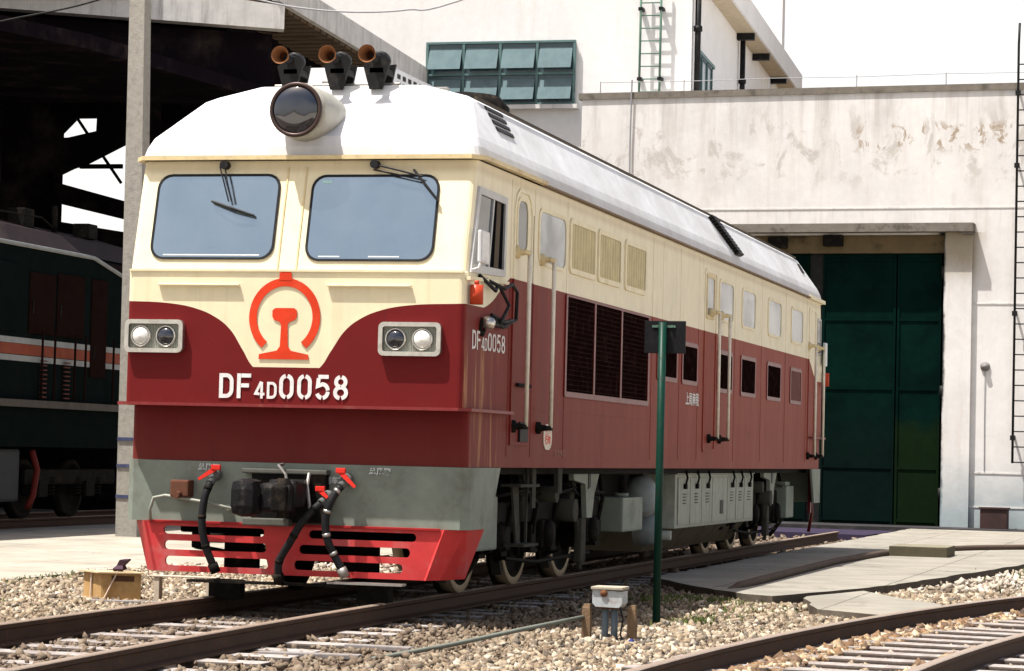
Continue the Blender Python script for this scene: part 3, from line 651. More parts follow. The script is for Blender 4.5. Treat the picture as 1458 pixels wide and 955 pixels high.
# back wall with an opening in which roof members cross
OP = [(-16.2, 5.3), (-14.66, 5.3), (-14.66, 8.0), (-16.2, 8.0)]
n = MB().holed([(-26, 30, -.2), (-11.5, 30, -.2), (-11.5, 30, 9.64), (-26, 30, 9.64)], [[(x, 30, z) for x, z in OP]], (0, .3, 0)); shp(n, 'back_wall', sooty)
def mem(pts): return MB().prism([(x, 29.9, z) for x, z in pts], (0, .09, 0))
for p in ([(-16.21, 7.56), (-15.93, 7.56), (-15.3, 7.69), (-15.29, 8.01), (-14.65, 8.01), (-14.65, 7.40), (-15.51, 6.99), (-15.79, 6.91), (-16.21, 6.72)],
          [(-16.21, 7.50), (-16.21, 8.01), (-15.68, 8.01), (-16.13, 7.575)],
          [(-16.21, 6.64), (-14.65, 6.24), (-14.65, 5.86), (-16.21, 6.21)], [(-16.21, 5.29), (-16.21, 5.83), (-14.65, 5.60), (-14.65, 5.29)]):
    shp(mem(p), 'truss_member', sooty)
for p0, p1 in (((-15.72, 7.97), (-15.46, 7.62)), ((-15.15, 7.22), (-14.68, 6.60))):
    shp(MB().tube([(p0[0], 29.85, p0[1]), (p1[0], 29.85, p1[1])], .035, 6), 'truss_brace', sooty)
shp(MB().box(-15.6, 29.8, 6.90, -14.66, 29.88, 6.99), 'truss_tie', sooty)
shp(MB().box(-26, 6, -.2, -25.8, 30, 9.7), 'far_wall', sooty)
for x, y in ((-16.6, 27.5), (-13.2, 27.5)): shp(MB().box(x-.25, y-.25, -.15, x+.25, y+.25, 9.6), 'column', sooty)

# ------------------------------------------------------------------ concrete pole with overhead wires
pl = thing('utility_pole', (-8.56, 16.6, -.2), 'tall square concrete pole with painted bands beside the shed', 'pole')
n = MB(); n.loft([[(-8.52-.013*z+a*s, 16.6+b*s, z) for a, b in ((-1, -1), (1, -1), (1, 1), (-1, 1))] for z, s in ((-.25, .172), (3, .15), (10.5, .108))], True, True); n.build('shaft', polec, pl)
for z in (.42, .88, 1.28): MB().box(-8.70, 16.42, z, -8.355, 16.77, z+.05).build('band', mat('faded_blue_band', (.05, .06, .12), .8, dirt=(.2, .18, .16), dirt_amt=.6, ds=12), pl)
MB().box(-8.38, 16.5, 4.95, -8.1, 16.56, 5.0).build('step_bolt', steel, pl)
for i, (pts, lb) in enumerate((
    ([(-11.5, 12, 6.35), (-8.65, 12, 6.86), (-7.23, 12, 7.12), (-5.2, 12, 7.75)], 'thin overhead wire crossing the top left corner before the shed'),
    ([(-6.5, 12, 7.5), (-4.94, 12, 7.07), (-4.2, 12, 6.93), (-3.49, 12, 6.88), (-2.9, 12, 6.90), (-2.26, 12, 6.99), (.5, 12, 7.9)], 'sagging overhead wire above the horns on the locomotive roof'))):
    P = [Vector(p) for p in pts]; q = []
    for k in range(len(P)-1):
        p0, p1, p2, p3 = P[max(k-1, 0)], P[k], P[k+1], P[min(k+2, len(P)-1)]
        for j in range(6):
            t = j/6; q.append(.5*((2*p1)+(p2-p0)*t+(2*p0-5*p1+4*p2-p3)*t*t+(-p0+3*p1-3*p2+p3)*t**3))
    q.append(P[-1]); tag(MB().tube(q, .012, 6).build('overhead_wire', MATS['grey_cable'] if i else black), lb, 'wire')

# ------------------------------------------------------------------ main locomotive
loc = thing('locomotive', (0, L/2, 0), 'maroon and cream diesel locomotive numbered DF4D0058 standing before the depot gate', 'locomotive')
def lp(mb, n, mm, p=None): return mb.build(n, mm, p or loc)
def outline(y0, hx, r, z, n=4):
    return [(x, y, z) for x, y in rrect(-hx, y0, hx, L-y0, r, n)]
b = MB(); b.smooth = False
b.loft([outline(.17, RX, .05, 1.11), outline(.17, RX, .05, 1.562), outline(0, RX, .05, 1.568), outline(0, RX, .05, 2.66), outline(.03, RX, .05, 2.668), outline(.25, RX, .06, 3.585)])
b.smooth = False
body = lp(b, 'body', paint)
# roof: gutter band, slopes, top
def rring(y0, hx, z, r): return outline(y0, hx, r, z, 4)
rf = MB(); rf.smooth = False
rf.loft([rring(.21, 1.47, 3.60, .10), rring(.23, 1.445, 3.70, .12), rring(.28, 1.405, 3.79, .12), rring(.86, 1.19, 4.165, .10), rring(.96, 1.12, 4.215, .10), rring(1.02, .76, 4.31, .10), rring(1.2, .3, 4.335, .1)], False, True)
roof = lp(rf, 'roof', roofm)
# gutters
gut = MB()
def path_ring(mb, pts, w, h):
    for a, c in zip(pts, pts[1:]):
        pass
gp = [(-1.47, 2.2, 0), (-1.47, .31, 0), (-1.40, .21, 0), (1.40, .21, 0), (1.47, .31, 0), (1.475, 2.25, 0)]
def strip(mb, pts, out, z0, z1):
    pts = [Vector(p) for p in pts]; q = []
    for i, p in enumerate(pts):
        d = ((pts[min(i+1, len(pts)-1)]-p).normalized()+(p-pts[max(i-1, 0)]).normalized()).normalized(); q.append(p+Vector((d.y, -d.x, 0))*out)
    rings = [[(p.x, p.y, z0), (o.x, o.y, z0), (o.x, o.y, z1), (p.x, p.y, z1)] for p, o in zip(pts, q)]
    mb.loft(rings, True, True)
strip(gut, gp, .05, 3.588, 3.622)
lp(gut, 'gutter', mat('ochre_cream_gutter', (.62, .50, .28), .45, dirt=(.2, .12, .06), dirt_amt=.5, ds=6))
gg = MB(); gg.box(1.448, 2.3, 3.588, 1.50, L-1.6, 3.603).box(-1.50, 2.3, 3.588, -1.448, L-1.6, 3.603); lp(gg, 'drip_rail', mat('brown_edge', (.2, .14, .09), .6, dirt=(.06, .04, .03)))
gg = MB(); gg.box(1.16, 1.1, 4.20, 1.185, L-1.1, 4.218).box(-1.185, 1.1, 4.20, -1.16, L-1.1, 4.218); lp(gg, 'roof_rib', mat('brown_rib', (.07, .055, .04), .7))
gg = MB(); gg.box(1.448, L-1.6, 3.575, 1.50, L-.17, 3.625); gg.box(-1.44, L-.17, 3.575, 1.44, L-.1, 3.625); lp(gg, 'rear_gutter', cream)

# --- windscreens
def yf(z): return .03+.22*(z-2.668)/.917
def fr(x, z, o=0): return (x, yf(z)-o, z)
for x0, x1, z0, z1 in ((-1.285, -.205, 2.755, 3.475), (.065, 1.155, 2.745, 3.465)):
    c = (x0+x1)/2
    out = rrect(x0, z0, x1, z1, .12); inn = rrect(x0+.019, z0+.019, x1-.019, z1-.019, .105); inn2 = rrect(x0+.018, z0+.018, x1-.018, z1-.018, .105)
    rb = lp(MB().ring([fr(*p, .0) for p in out], [fr(*p, .0) for p in inn], (0, -.013, 0)), 'windscreen_seal', rubber)
    pn = lp(MB().prism([fr(*p, .002) for p in inn2], (0, -.006, 0)), 'windscreen', glassb)
    # pale ledge seen at the foot of the glass
    lp(MB().prism([fr(x0+.12, z0+.034, .009), fr(x1-.12 if x0 < 0 else x0+.30, z0+.034, .009), fr(x1-.12 if x0 < 0 else x0+.30, z0+.043, .009), fr(x0+.12, z0+.043, .009)], (0, -.002, 0)), 'sill_reveal', white, pn)
    if x0 > 0:
        lp(MB().prism([fr(c-.0, z0+.034, .009), fr(c+.26, z0+.034, .009), fr(c+.26, z0+.043, .009), fr(c, z0+.043, .009)], (0, -.002, 0)), 'sill_reveal', white, pn)
        lp(MB().prism([fr(x0+.09, z1-.075, .009), fr(x0+.17, z1-.075, .009), fr(x0+.17, z1-.045, .009), fr(x0+.09, z1-.045, .009)], (0, -.002, 0)), 'sticker', mat('pale_sticker', (.4, .6, .6), .5), pn)
# centre post and panel seams
ps = MB()
for x in (-.155, .005): ps.prism([fr(x-.006, 2.68), fr(x+.006, 2.68), fr(x+.006, 3.53), fr(x-.006, 3.53)], (0, -.008, 0))
lp(ps, 'panel_seam', MATS['ochre_cream_gutter'])
lp(MB().box(-1.43, -.012, 2.655, 1.43, .02, 2.672), 'belt_ledge', cream)
# --- wipers
def wiper(piv, tip, b0, b1):
    w_ = MB(); p = Vector(fr(*piv, .05)); t_ = Vector(fr(*tip, .06))
    w_.cyl(Vector(fr(*piv, 0)), p+Vector((0, -.03, 0)), .035, n=12)
    w_.tube([p, p*.5+t_*.5+Vector((0, -.02, 0)), t_], .008, 6)
    dd = (t_-p).normalized(); sd = Vector((dd.z, 0, -dd.x))*.045
    w_.tube([p+sd, t_+sd*.6], .007, 6)
    ar = lp(w_, 'wiper', rubber)
    a, c = Vector(fr(*b0, .045)), Vector(fr(*b1, .045))
    lp(MB().tube([a, (a+c)/2+Vector((0, -.03, 0)), c], .008, 6).tube([a+Vector((0, .015, 0)), c+Vector((0, .015, 0))], .011, 6), 'wiper_blade', rubber, ar)
wiper((-.70, 3.545), (-.60, 3.245), (-.78, 3.24), (-.40, 3.12))
wiper((.60, 3.545), (1.02, 3.44), (.93, 3.50), (1.16, 3.24))
# --- hand rails / ledges under the windscreens
for x0, x1 in ((-1.17, -.46), (.29, 1.00)):
    lp(MB().bevbox(x0, -.032, 2.535, x1, -.003, 2.553, .006), 'cream_ledge', cream)
# --- step ledge round the front
st = MB(); strip(st, [(-1.445, 1.25, 0), (-1.445, .05, 0), (-1.40, .0, 0), (1.40, .0, 0), (1.445, .05, 0), (1.445, 1.3, 0)], .075, 1.555, 1.58); lp(st, 'step_ledge', mat('shiny_maroon_edge', (.20, .03, .03), .35, dirt=(.3, .15, .1), dirt_amt=.3, ds=9))
# --- emblem
E_ = MB(); cx, cz = -.068, 2.285; to = lambda p: (p[0], -.004, p[1])
stroke(E_, arc(cx, cz, .272, .285, -52, 232, 44), .066, to, (0, -.004, 0))
E_.prism([to(q) for q in [(cx-.055, cz+.30), (cx+.055, cz+.30), (cx+.05, cz+.36), (cx+.03, cz+.372), (cx-.03, cz+.372), (cx-.05, cz+.36)]], (0, -.006, 0))
E_.prism([to(q) for q in [(cx-.215, 1.945), (cx+.215, 1.945), (cx+.21, 1.985), (cx+.06, 2.015), (cx+.034, 2.05), (cx+.028, 2.22), (cx+.04, 2.245), (cx+.09, 2.265), (cx+.105, 2.29), (cx+.105, 2.34), (cx+.08, 2.36),
   (cx-.08, 2.36), (cx-.105, 2.34), (cx-.105, 2.29), (cx-.09, 2.265), (cx-.04, 2.245), (cx-.028, 2.22), (cx-.034, 2.05), (cx-.06, 2.015), (cx-.21, 1.985)]], (0, -.004, 0))
lp(E_, 'railway_emblem', redlogo)
# --- front number
T = MB(); sz = [(c, h*.205, dz) for c, h, dz in CODE]
stencil(T, None, -.615, 1.625, 1.0, [(c, h*.20, dz) for c, h, dz in CODE], to, (0, -.003, 0), .16)
lp(T, 'front_number', white)
tos = lambda p: (RX+.002, p[0], p[1])
T = MB(); stencil(T, None, .22, 2.06, 1.20, [(c, h*.155, dz) for c, h, dz in CODE], tos, (.003, 0, 0), .125); lp(T, 'side_number', white)
# --- headlight clusters
def lamp_cluster(x0, x1, dark_left):
    z0, z1 = 1.985, 2.255
    r_o = rrect(x0, z0, x1, z1, .045); r_i = rrect(x0+.035, z0+.035, x1-.035, z1-.035, .02)
    h = lp(MB().ring([(x, -.002, z) for x, z in r_o], [(x, -.002, z) for x, z in r_i], (0, -.05, 0)), 'headlight_cluster', chrome)
    bk = MB().prism([(x, -.003, z) for x, z in r_i], (0, -.015, 0))
    k = x0+.04
    while k < x1-.04: bk.box(k, -.023, z0+.036, k+.005, -.0182, z1-.036); k += .014
    lp(bk, 'backing_plate', greylt, h)
    cl, cr_ = x0+(x1-x0)*.27, x0+(x1-x0)*.70
    for c, dk in ((cl, dark_left), (cr_, not dark_left)):
        m_ = MB().lathe((c, -.02, 2.12), (0, -1, 0), [(0, .088), (.022, .088), (.026, .076), (.012, .074)], 28)
        rm = lp(m_, 'lamp_rim', chrome, h)
        m_ = MB().lathe((c, -.026, 2.12), (0, -1, 0), [(0, .075), (.018, .068), (.032, .045), (.038, .0)], 28)
        lp(m_, 'lamp_lens', lensd if dk else lensc, h)
lamp_cluster(-1.44, -.93, False); lamp_cluster(.745, 1.265, True)
# --- big top lamp
lm = MB(); lm.lathe((-.03, 0.04, 3.975), (0, 1, 0), [(.02, .195), (0, .21), (.0, .225), (.06, .232), (.5, .232), (.78, .20), (.95, .14)], 36); hl = lp(lm, 'roof_headlight', mat('beige_grey_lamp_shell', (.36, .345, .30), .5, dirt=(.2, .17, .12), dirt_amt=.5, ds=3))
lp(MB().lathe((-.03, .045, 3.975), (0, -1, 0), [(-.02, .212), (.03, .226), (.045, .22), (.045, .196), (.02, .194)], 36), 'lamp_rim', mat('brown_rim', (.06, .04, .035), .4, metal=.4), hl)
lp(MB().lathe((-.03, .02, 3.975), (0, -1, 0), [(0, .198), (.02, .18), (.038, .11), (.046, .0)], 36), 'lamp_lens', lensd, hl)
lp(MB().lathe((-.03, .075, 3.975), (0, -1, 0), [(0, .05), (.02, .05), (.035, .03), (.04, 0)], 16), 'bulb', lensc, hl)
# --- horns
def horn(x, z=4.53):
    h = MB(); h.lathe((x, .72, z), (0, 1, 0), [(0, .070), (-.01, .077), (.0, .074), (.03, .054), (.08, .038), (.16, .028)], 24); ho = lp(h, 'horn', rust)
    lp(MB().lathe((x, .74, z), (0, 1, 0), [(.0, .064), (.03, .048), (.09, .03), (.14, .012), (.14, 0)], 20), 'horn_throat', mat('dark_rust', (.09, .03, .012), .8), ho)
    lp(MB().tube([(x, .86, z), (x+.0, 1.15, z-.0)], [.032, .05], 14).lathe((x, 1.05, z), (0, 1, 0), [(0, .05), (0, .075), (.05, .08), (.10, .075), (.12, .03)], 16), 'horn_driver', rubber, ho)
    lp(MB().prism([(x-.05, .95, 4.27), (x+.06, .95, 4.27), (x+.13, .95, z-.02), (x+.09, .95, z+.03), (x-.02, .95, z+.0), (x-.11, .95, z-.06)], (0, .03, 0)).prism([(x-.03, 1.2, 4.27), (x+.05, 1.2, 4.27), (x+.10, 1.2, z-.02), (x-.08, 1.2, z-.04)], (0, .03, 0)).bevbox(x-.06, .95, 4.40, x+.08, 1.22, 4.46, .01), 'horn_bracket', black, ho)
for x in (-.44, -.02, .33): horn(x, 4.535)
# --- roof equipment
bx_ = MB().bevbox(-.62, 1.8, 4.3, .22, 3.05, 4.59, .02); lp(bx_, 'roof_box', roofm)
q = MB().bevbox(-.7, 1.35, 4.30, .85, 1.42, 4.34, .008).cyl((-.62, 1.1, 4.33), (.5, 1.1, 4.335), .01, n=6).bevbox(-.25, 1.25, 4.33, .0, 1.5, 4.39, .01); lp(q, 'roof_pipework', steel)
q = MB()
for i in range(7):
    for k in range(3): q.box(.221, 1.9+i*.16, 4.36+k*.07, .226, 1.98+i*.16, 4.40+k*.07)
lp(q, 'vent_slots', black)
lp(MB().lathe((.35, 3.6, 4.25), (0, 0, 1), [(0, .42), (.22, .42), (.32, .33), (.37, 0)], 24), 'exhaust_stack', soot)
lp(MB().lathe((.3, 8.2, 4.25), (0, 0, 1), [(0, .6), (.10, .6), (.12, .5), (.12, 0)], 28), 'fan_housing', soot)
# louvre on the front side slope and long louvre further back
def slope(t, y): return (1.405+(1.19-1.405)*t+.004, y, 3.79+(4.165-3.79)*t+.002)
lv = MB()
for i in range(4):
    t0 = .42+.16*i; lv.prism([slope(t0, 1.28), slope(t0, 1.82), slope(t0+.085, 1.82), slope(t0+.085, 1.28)], (.008, 0, .005))
lp(lv, 'slope_louvre', black)
lv = MB()
for i in range(13):
    t0 = -.12+.087*i; y = 11.95-.6*(i/12)
    lv.prism([slope(t0, y), slope(t0, y+.34), slope(t0+.06, y+.30), slope(t0+.06, y-.02)], (.05, 0, .03))
lp(lv, 'roof_louvre', black)
lp(MB().prism([slope(.5, 18.1), slope(.5, 18.35), slope(.85, 18.3), slope(.85, 18.1)], (.006, 0, .004)), 'rear_louvre', black)

# --- side: windows and grilles
def sw(y0, z0, y1, z1, r=.07, name='side_window', gm=glassg, fm=None, fw=.035, prot=.012):
    fm = fm or cream
    o = rrect(y0, z0, y1, z1, r); i = rrect(y0+fw, z0+fw, y1-fw, z1-fw, max(.01, r-fw*.5)); i2 = rrect(y0+fw-.003, z0+fw-.003, y1-fw+.003, z1-fw+.003, max(.01, r-fw*.5))
    f = lp(MB().ring([(RX, *p) for p in o], [(RX, *p) for p in i], (prot, 0, 0)), name, fm)
    lp(MB().prism([(RX+.001, *p) for p in i2], (.004, 0, 0)), 'pane', gm, f)
    return f
# cab window: slanted aluminium frame with an open half
cw = [(.08, 2.665), (1.12, 2.70), (1.14, 3.365), (.285, 3.375)]; ci = [(.155, 2.735), (1.06, 2.755), (1.075, 3.305), (.325, 3.315)]
f = lp(MB().ring([(RX, *p) for p in cw], [(RX, *p) for p in ci], (.022, 0, 0)), 'cab_window', alum)
lp(MB().prism([(RX+.001, .152, 2.732), (RX+.001, .60, 2.745), (RX+.001, .72, 3.31), (RX+.001, .322, 3.318)], (.006, 0, 0)), 'pane', glassd, f)
lp(MB().prism([(RX+.001, .60, 2.745), (RX+.001, 1.062, 2.752), (RX+.001, 1.078, 3.308), (RX+.001, .72, 3.31)], (.003, 0, 0)), 'opening', dark, f)  # flat black pane painted as the unlit inside of the cab
lp(MB().prism([(RX+.002, .59, 2.742), (RX+.002, .625, 2.742), (RX+.002, .745, 3.312), (RX+.002, .71, 3.312)], (.018, 0, 0)), 'sash_bar', alum, f)
lp(MB().prism([(RX+.004, .80, 2.755), (RX+.004, .93, 2.755), (RX+.004, .98, 3.30), (RX+.004, .86, 3.30)], (.004, 0, 0)), 'curtain', mat('brown_curtain', (.09, .07, .05), .9), f)
lp(MB().prism([(RX, .02, 2.60), (RX, 1.2, 2.64), (RX, 1.2, 2.665), (RX, .02, 2.63)], (.035, 0, 0)), 'window_ledge', cream)
# cab door
dr = MB(); do = [(1.42, 1.30), (2.03, 1.30)]+[(2.03, 3.30), (1.97, 3.43), (1.87, 3.49), (1.58, 3.49), (1.48, 3.43), (1.42, 3.30)]
di = [(1.45, 1.33), (2.0, 1.33), (2.0, 3.29), (1.95, 3.40), (1.86, 3.46), (1.59, 3.46), (1.50, 3.40), (1.45, 3.29)]
f = lp(MB().ring([(RX, *p) for p in do], [(RX, *p) for p in di], (.014, 0, 0)), 'cab_door', paint)
f2 = sw(1.50, 2.93, 1.88, 3.42, .12, 'door_window', glassd, cream, .03); f2.parent = f
lp(MB().box(RX, 2.03, 1.95, RX+.014, 2.05, 3.3).box(RX, 1.60, 1.80, RX+.03, 2.03, 1.83), 'door_hinge_strip', soot, f)
lp(MB().bevbox(RX, 1.72, 1.33, RX+.02, 1.98, 1.50, .005), 'step_recess', black, f)
sw(2.24, 2.89, 3.26, 3.40, .12, 'side_window', glassg)
for y0, y1 in ((3.37, 4.42), (4.50, 5.52), (5.68, 6.70)):
    o = rrect(y0, 2.90, y1, 3.41, .07); i = rrect(y0+.06, 2.95, y1-.06, 3.36, .03)
    f = lp(MB().ring([(RX, *p) for p in o], [(RX, *p) for p in i], (.018, 0, 0)), 'body_louvre', cream)
    lp(MB().prism([(RX+.0005, *p) for p in i], (.002, 0, 0)), 'louvre_back', mat('olive_shadow_paint', (.07, .055, .025), .7), f)
    s_ = MB(); k = y0+.085
    while k < y1-.09: s_.prism([(RX+.003, k, 2.952), (RX+.003, k+.07, 2.952), (RX+.016, k+.055, 2.952), (RX+.016, k+.02, 2.952)], (0, 0, .406)); k += .108
    lp(s_, 'louvre_slats', mat('dusty_cream', (.52, .44, .25), .5), f)
# three tall dark grilles
f = lp(MB().ring([(RX, *p) for p in rrect(3.28, 1.76, 6.93, 2.70, .03)], [(RX, *p) for p in rrect(3.34, 1.81, 6.87, 2.68, .02)], (.014, 0, 0)), 'radiator_grille', maroon)
for y0, y1 in ((3.34, 4.42), (4.48, 5.58), (5.64, 6.87)):
    gm_ = MB().box(RX+.0005, y0, 1.81, RX+.004, y1, 2.68); p_ = lp(gm_, 'grille_mesh', grille, f)
    s_ = MB(); z = 1.83
    while z < 2.66: s_.box(RX+.004, y0+.01, z, RX+.008, y1-.01, z+.006); z += .045
    lp(s_, 'grille_bars', mat('dusty_grille_bar', (.028, .014, .011), .9, spec=0, dirt=(.07, .045, .035), dirt_amt=.6, ds=4), p_)
lp(MB().box(RX+.0005, 4.42, 1.81, RX+.012, 4.48, 2.68).box(RX+.0005, 5.58, 1.81, RX+.012, 5.64, 2.68), 'grille_post', maroon, f)
for y0, y1 in ((7.35, 8.42), (8.68, 9.58)): sw(y0, 2.05, y1, 2.53, .05, 'lower_grille', grille, maroon, .05)
for y0, y1 in ((10.84, 11.80), (12.38, 13.38), (14.34, 15.44), (16.28, 17.36)): sw(y0, 2.87, y1, 3.38, .10, 'side_window', glassg)
for i, (y0, y1) in enumerate(((10.80, 11.80), (12.38, 13.46), (14.34, 15.47), (16.28, 17.28))): sw(y0, 2.02, y1, 2.53, .05, 'lower_grille', grille if i < 3 else mat('faded_maroon_mesh', (.12, .035, .03), .7), maroon, .05)
# mid door
do = rrect(9.95, 1.30, 10.70, 3.44, .06); di = rrect(9.99, 1.34, 10.66, 3.40, .05)
f = lp(MB().ring([(RX, *p) for p in do], [(RX, *p) for p in di], (.012, 0, 0)), 'engine_room_door', paint)
f2 = sw(10.05, 2.86, 10.55, 3.38, .05, 'door_window', glassg, MATS['ochre_cream_gutter'], .04); f2.parent = f
f = lp(MB().ring([(RX, *p) for p in rrect(17.95, 1.3, 18.6, 3.46, .05)], [(RX, *p) for p in rrect(17.99, 1.34, 18.56, 3.42, .04)], (.012, 0, 0)), 'rear_cab_door', paint)
sw(18.75, 2.8, 19.1, 3.35, .04, 'rear_cab_window', glassd, alum)
# panel seams down the sides
se = MB()
for y in (1.34, 2.12, 3.30, 7.08, 7.6, 8.55, 9.62, 11.95, 13.9, 15.85, 17.75): se.box(RX+.0005, y, 1.2, RX+.0035, y+.008, 3.55)
se.box(RX+.0005, 11, 1.55, RX+.003, 17.7, 1.565).box(RX+.0005, 2.2, 1.62, RX+.003, 9.8, 1.632)
lp(se, 'panel_seam', paint)
# handrails with brackets
def hrail(y, z0=1.46, z1=2.94, x=RX+.10, par=None):
    h = lp(MB().cyl((x, y, z0), (x, y, z1), .019, n=10), 'handrail', white_rail, par)
    for z, mm in ((z0, soot), (z1, MATS['ochre_cream_gutter'])):
        lp(MB().lathe((RX+.002, y-.10, z), (1, 0, 0), [(0, .055), (.03, .055), (.04, .03), (.09, .024)], 12).tube([(RX+.07, y-.12, z), (x, y+.02, z)], .022, 8), 'handrail_bracket', mm, h)
for y in (1.60, 2.45, 10.40, 11.07): hrail(y)
for y in (18.05, 18.85): hrail(y, 1.3, 2.9)
# mirror, red lamp, cables beside the cab window
mi = lp(MB().bevbox(1.53, .02, 2.74, 1.56, .28, 3.0, .012).tube([(RX, .1, 2.68), (1.52, .1, 2.70), (1.545, .12, 2.78)], .01, 6), 'wing_mirror', mat('mirror_back', (.62, .62, .62), .3))
lp(MB().box(1.561, .04, 2.76, 1.563, .26, 2.98), 'mirror_glass', white, mi)
rl = lp(MB().cyl((1.51, .10, 2.41), (1.51, .10, 2.565), .055, n=18).cyl((1.51, .10, 2.565), (1.51, .10, 2.60), .02, n=8), 'red_marker_lamp', mat('orange_red_lamp', (.42, .05, .02), .35))
sm = lp(MB().lathe((RX, .50, 2.30), (1, 0, -.3), [(0, .035), (.04, .055), (.09, .05), (.11, .03), (.115, 0)], 16), 'side_lamp', chrome); lp(MB().lathe((RX, .50, 2.25), (1, 0, -.1), [(0, .08), (.02, .08), (.02, .04)], 12), 'lamp_base', soot, sm)
cb = MB()
for pts in ([(1.46, .55, 2.64), (1.55, .8, 2.58), (1.56, 1.0, 2.63), (1.55, 1.2, 2.58), (1.53, 1.25, 2.35), (1.5, .95, 2.27), (1.47, .6, 2.33)], [(1.47, .9, 2.62), (1.55, .95, 2.45), (1.52, .8, 2.30)], [(1.46, .35, 2.66), (1.53, .6, 2.55), (1.5, .75, 2.6)], [(1.47, .7, 2.36), (1.52, .9, 2.31), (1.53, 1.15, 2.34)]):
    cb.tube(pts, .016, 6)
cb.bevbox(1.447, .72, 2.27, 1.50, 1.12, 2.33, .008); lp(cb, 'cable_loom', rubber)
# oval plaque with red characters and depot mark
pq = lp(MB().prism([(RX+.001, *p) for p in rrect(2.58, 1.27, 2.88, 1.50, .11)], (.006, 0, 0)), 'oval_plaque', mat('plaque_white', (.68, .6, .48), .5))
text_mesh('plaque_text', '安全\n行车', .085, frame((RX+.008, 2.73, 1.395), (0, 1, 0), (0, 0, 1)), redlogo, pq, .001, 1.15, .003)
text_mesh('depot_mark', '上局南段', .155, frame((RX+.004, 9.32, 1.885), (0, 1, 0), (0, 0, 1)), white, loc, .001, 1.25, .002)
text_mesh('side_note', '定检标记', .07, frame((RX+.003, 3.2, 1.24), (0, 1, 0), (0, 0, 1)), mat('faded_lettering', (.34, .16, .12), .6), loc, .001, 1.5)

# --- grey skirt and red pilot
sk = MB(); o_ = [(RX, 1.08), (RX, .22), (RX-.05, .17), (-RX+.05, .17), (-RX, .22), (-RX, 1.08)]; o2 = [(RX, .78), (RX, .22), (RX-.05, .17), (-RX+.05, .17), (-RX, .22), (-RX, .78)]
def wallstrip(mb, a, b, z0, z1, th=.03):     # a: plan at z1 (top), b: plan at z0
    def inset(pl):
        q = []
        P = [Vector(p) for p in pl]
        for i, p in enumerate(P):
            d = ((P[min(i+1, len(P)-1)]-p).normalized()+(p-P[max(i-1, 0)]).normalized()).normalized(); q.append(p+Vector((d.y, -d.x))*th)
        return q
    ai, bi = inset(a), inset(b)
    rings = [[(a[i][0], a[i][1], z1), (ai[i].x, ai[i].y, z1), (bi[i].x, bi[i].y, z0), (b[i][0], b[i][1], z0)] for i in range(len(a))]
    mb.loft(rings, True, True)
wallstrip(sk, o_, o2, .61, 1.108, -.03); skirt = lp(sk, 'skirt', grey)
mk = mat('small_white_marks', (.55, .58, .55), .6)
for x, z in ((-.74, 1.055), (.35, .975), (.73, 1.055)): text_mesh('pipe_mark', '总风管' if x != .35 else '列车管', .062, frame((x, .132, z), (1, 0, 0), (0, 0, 1)), mk, skirt, .001, 1.0, .002)
pi = MB()
# front plate with six slots
zt, zb_ = .608, .20
def pf(x, z, dx=0): return (x, .13+(.608-z)*.02, z)
outer = [pf(-1.27, zt), pf(1.27, zt), pf(1.12, zb_), pf(-1.17, zb_)]
holes = []
for x0, x1, z0, z1 in ((-1.12, -.24, .505, .572), (-1.11, -.22, .378, .452), (-1.10, -.20, .248, .325), (.14, 1.05, .505, .572), (.06, 1.00, .378, .452), (.02, .94, .248, .325)):
    holes.append([pf(*p) for p in rrect(x0, z0, x1, z1, .033, 4)])
pi.holed(outer, holes, (0, .025, 0)); pil = lp(pi, 'pilot', red)
for s in (-1, 1):
    e = [(1.27, .13), (1.41, .26), (1.43, .70)] if s > 0 else [(-1.27, .13), (-1.38, .24), (-1.43, .70)]
    l2 = [(1.12, .138), (1.20, .25), (1.30, .62)] if s > 0 else [(-1.17, .138), (-1.27, .24), (-1.32, .62)]
    q = MB(); wallstrip(q, e, l2, zb_, zt, -.025 if s < 0 else .025); lp(q, 'pilot_wing', red, pil)
lp(MB().bevbox(-1.25, .11, .596, 1.25, .127, .618, .004), 'pilot_flange', mat('dark_red_edge', (.3, .02, .02), .5), pil)
lp(MB().box(-.86, .02, .125, .5, .14, .145), 'rail_guard_bar', soot); lp(MB().box(.35, .0, .152, .98, .12, .17), 'foot_plate', steel)
build_split(MB().bevbox(-.78, .3, -.02, -.5, .42, .14, .01).bevbox(.5, .3, -.02, .78, .42, .14, .01), 'rail_guard', soot, loc)

lp(MB().bevbox(-1.25, .80, .50, 1.25, .95, .70, .02), 'slot_dark_beam', dark)  # dark beam added behind the pilot slots to darken them
for x0_, x1_, z0_, z1_ in ((-1.22, -1.08, .36, .52), (-.92, -.62, .18, .55), (-.50, -.30, .30, .55), (.15, .45, .18, .55), (.7, 1.1, .2, .55)):
    lp(MB().bevbox(x0_, .98, z0_, x1_, 1.08, z1_, .02), 'slot_dark_plate', soot)  # dark plates added to darken the view through the slots
lp(MB().tube([(-1.15, .9, .38), (-.9, .95, .34), (-.3, .95, .36), (.6, .95, .33)], .022, 8), 'brake_rod', soot)
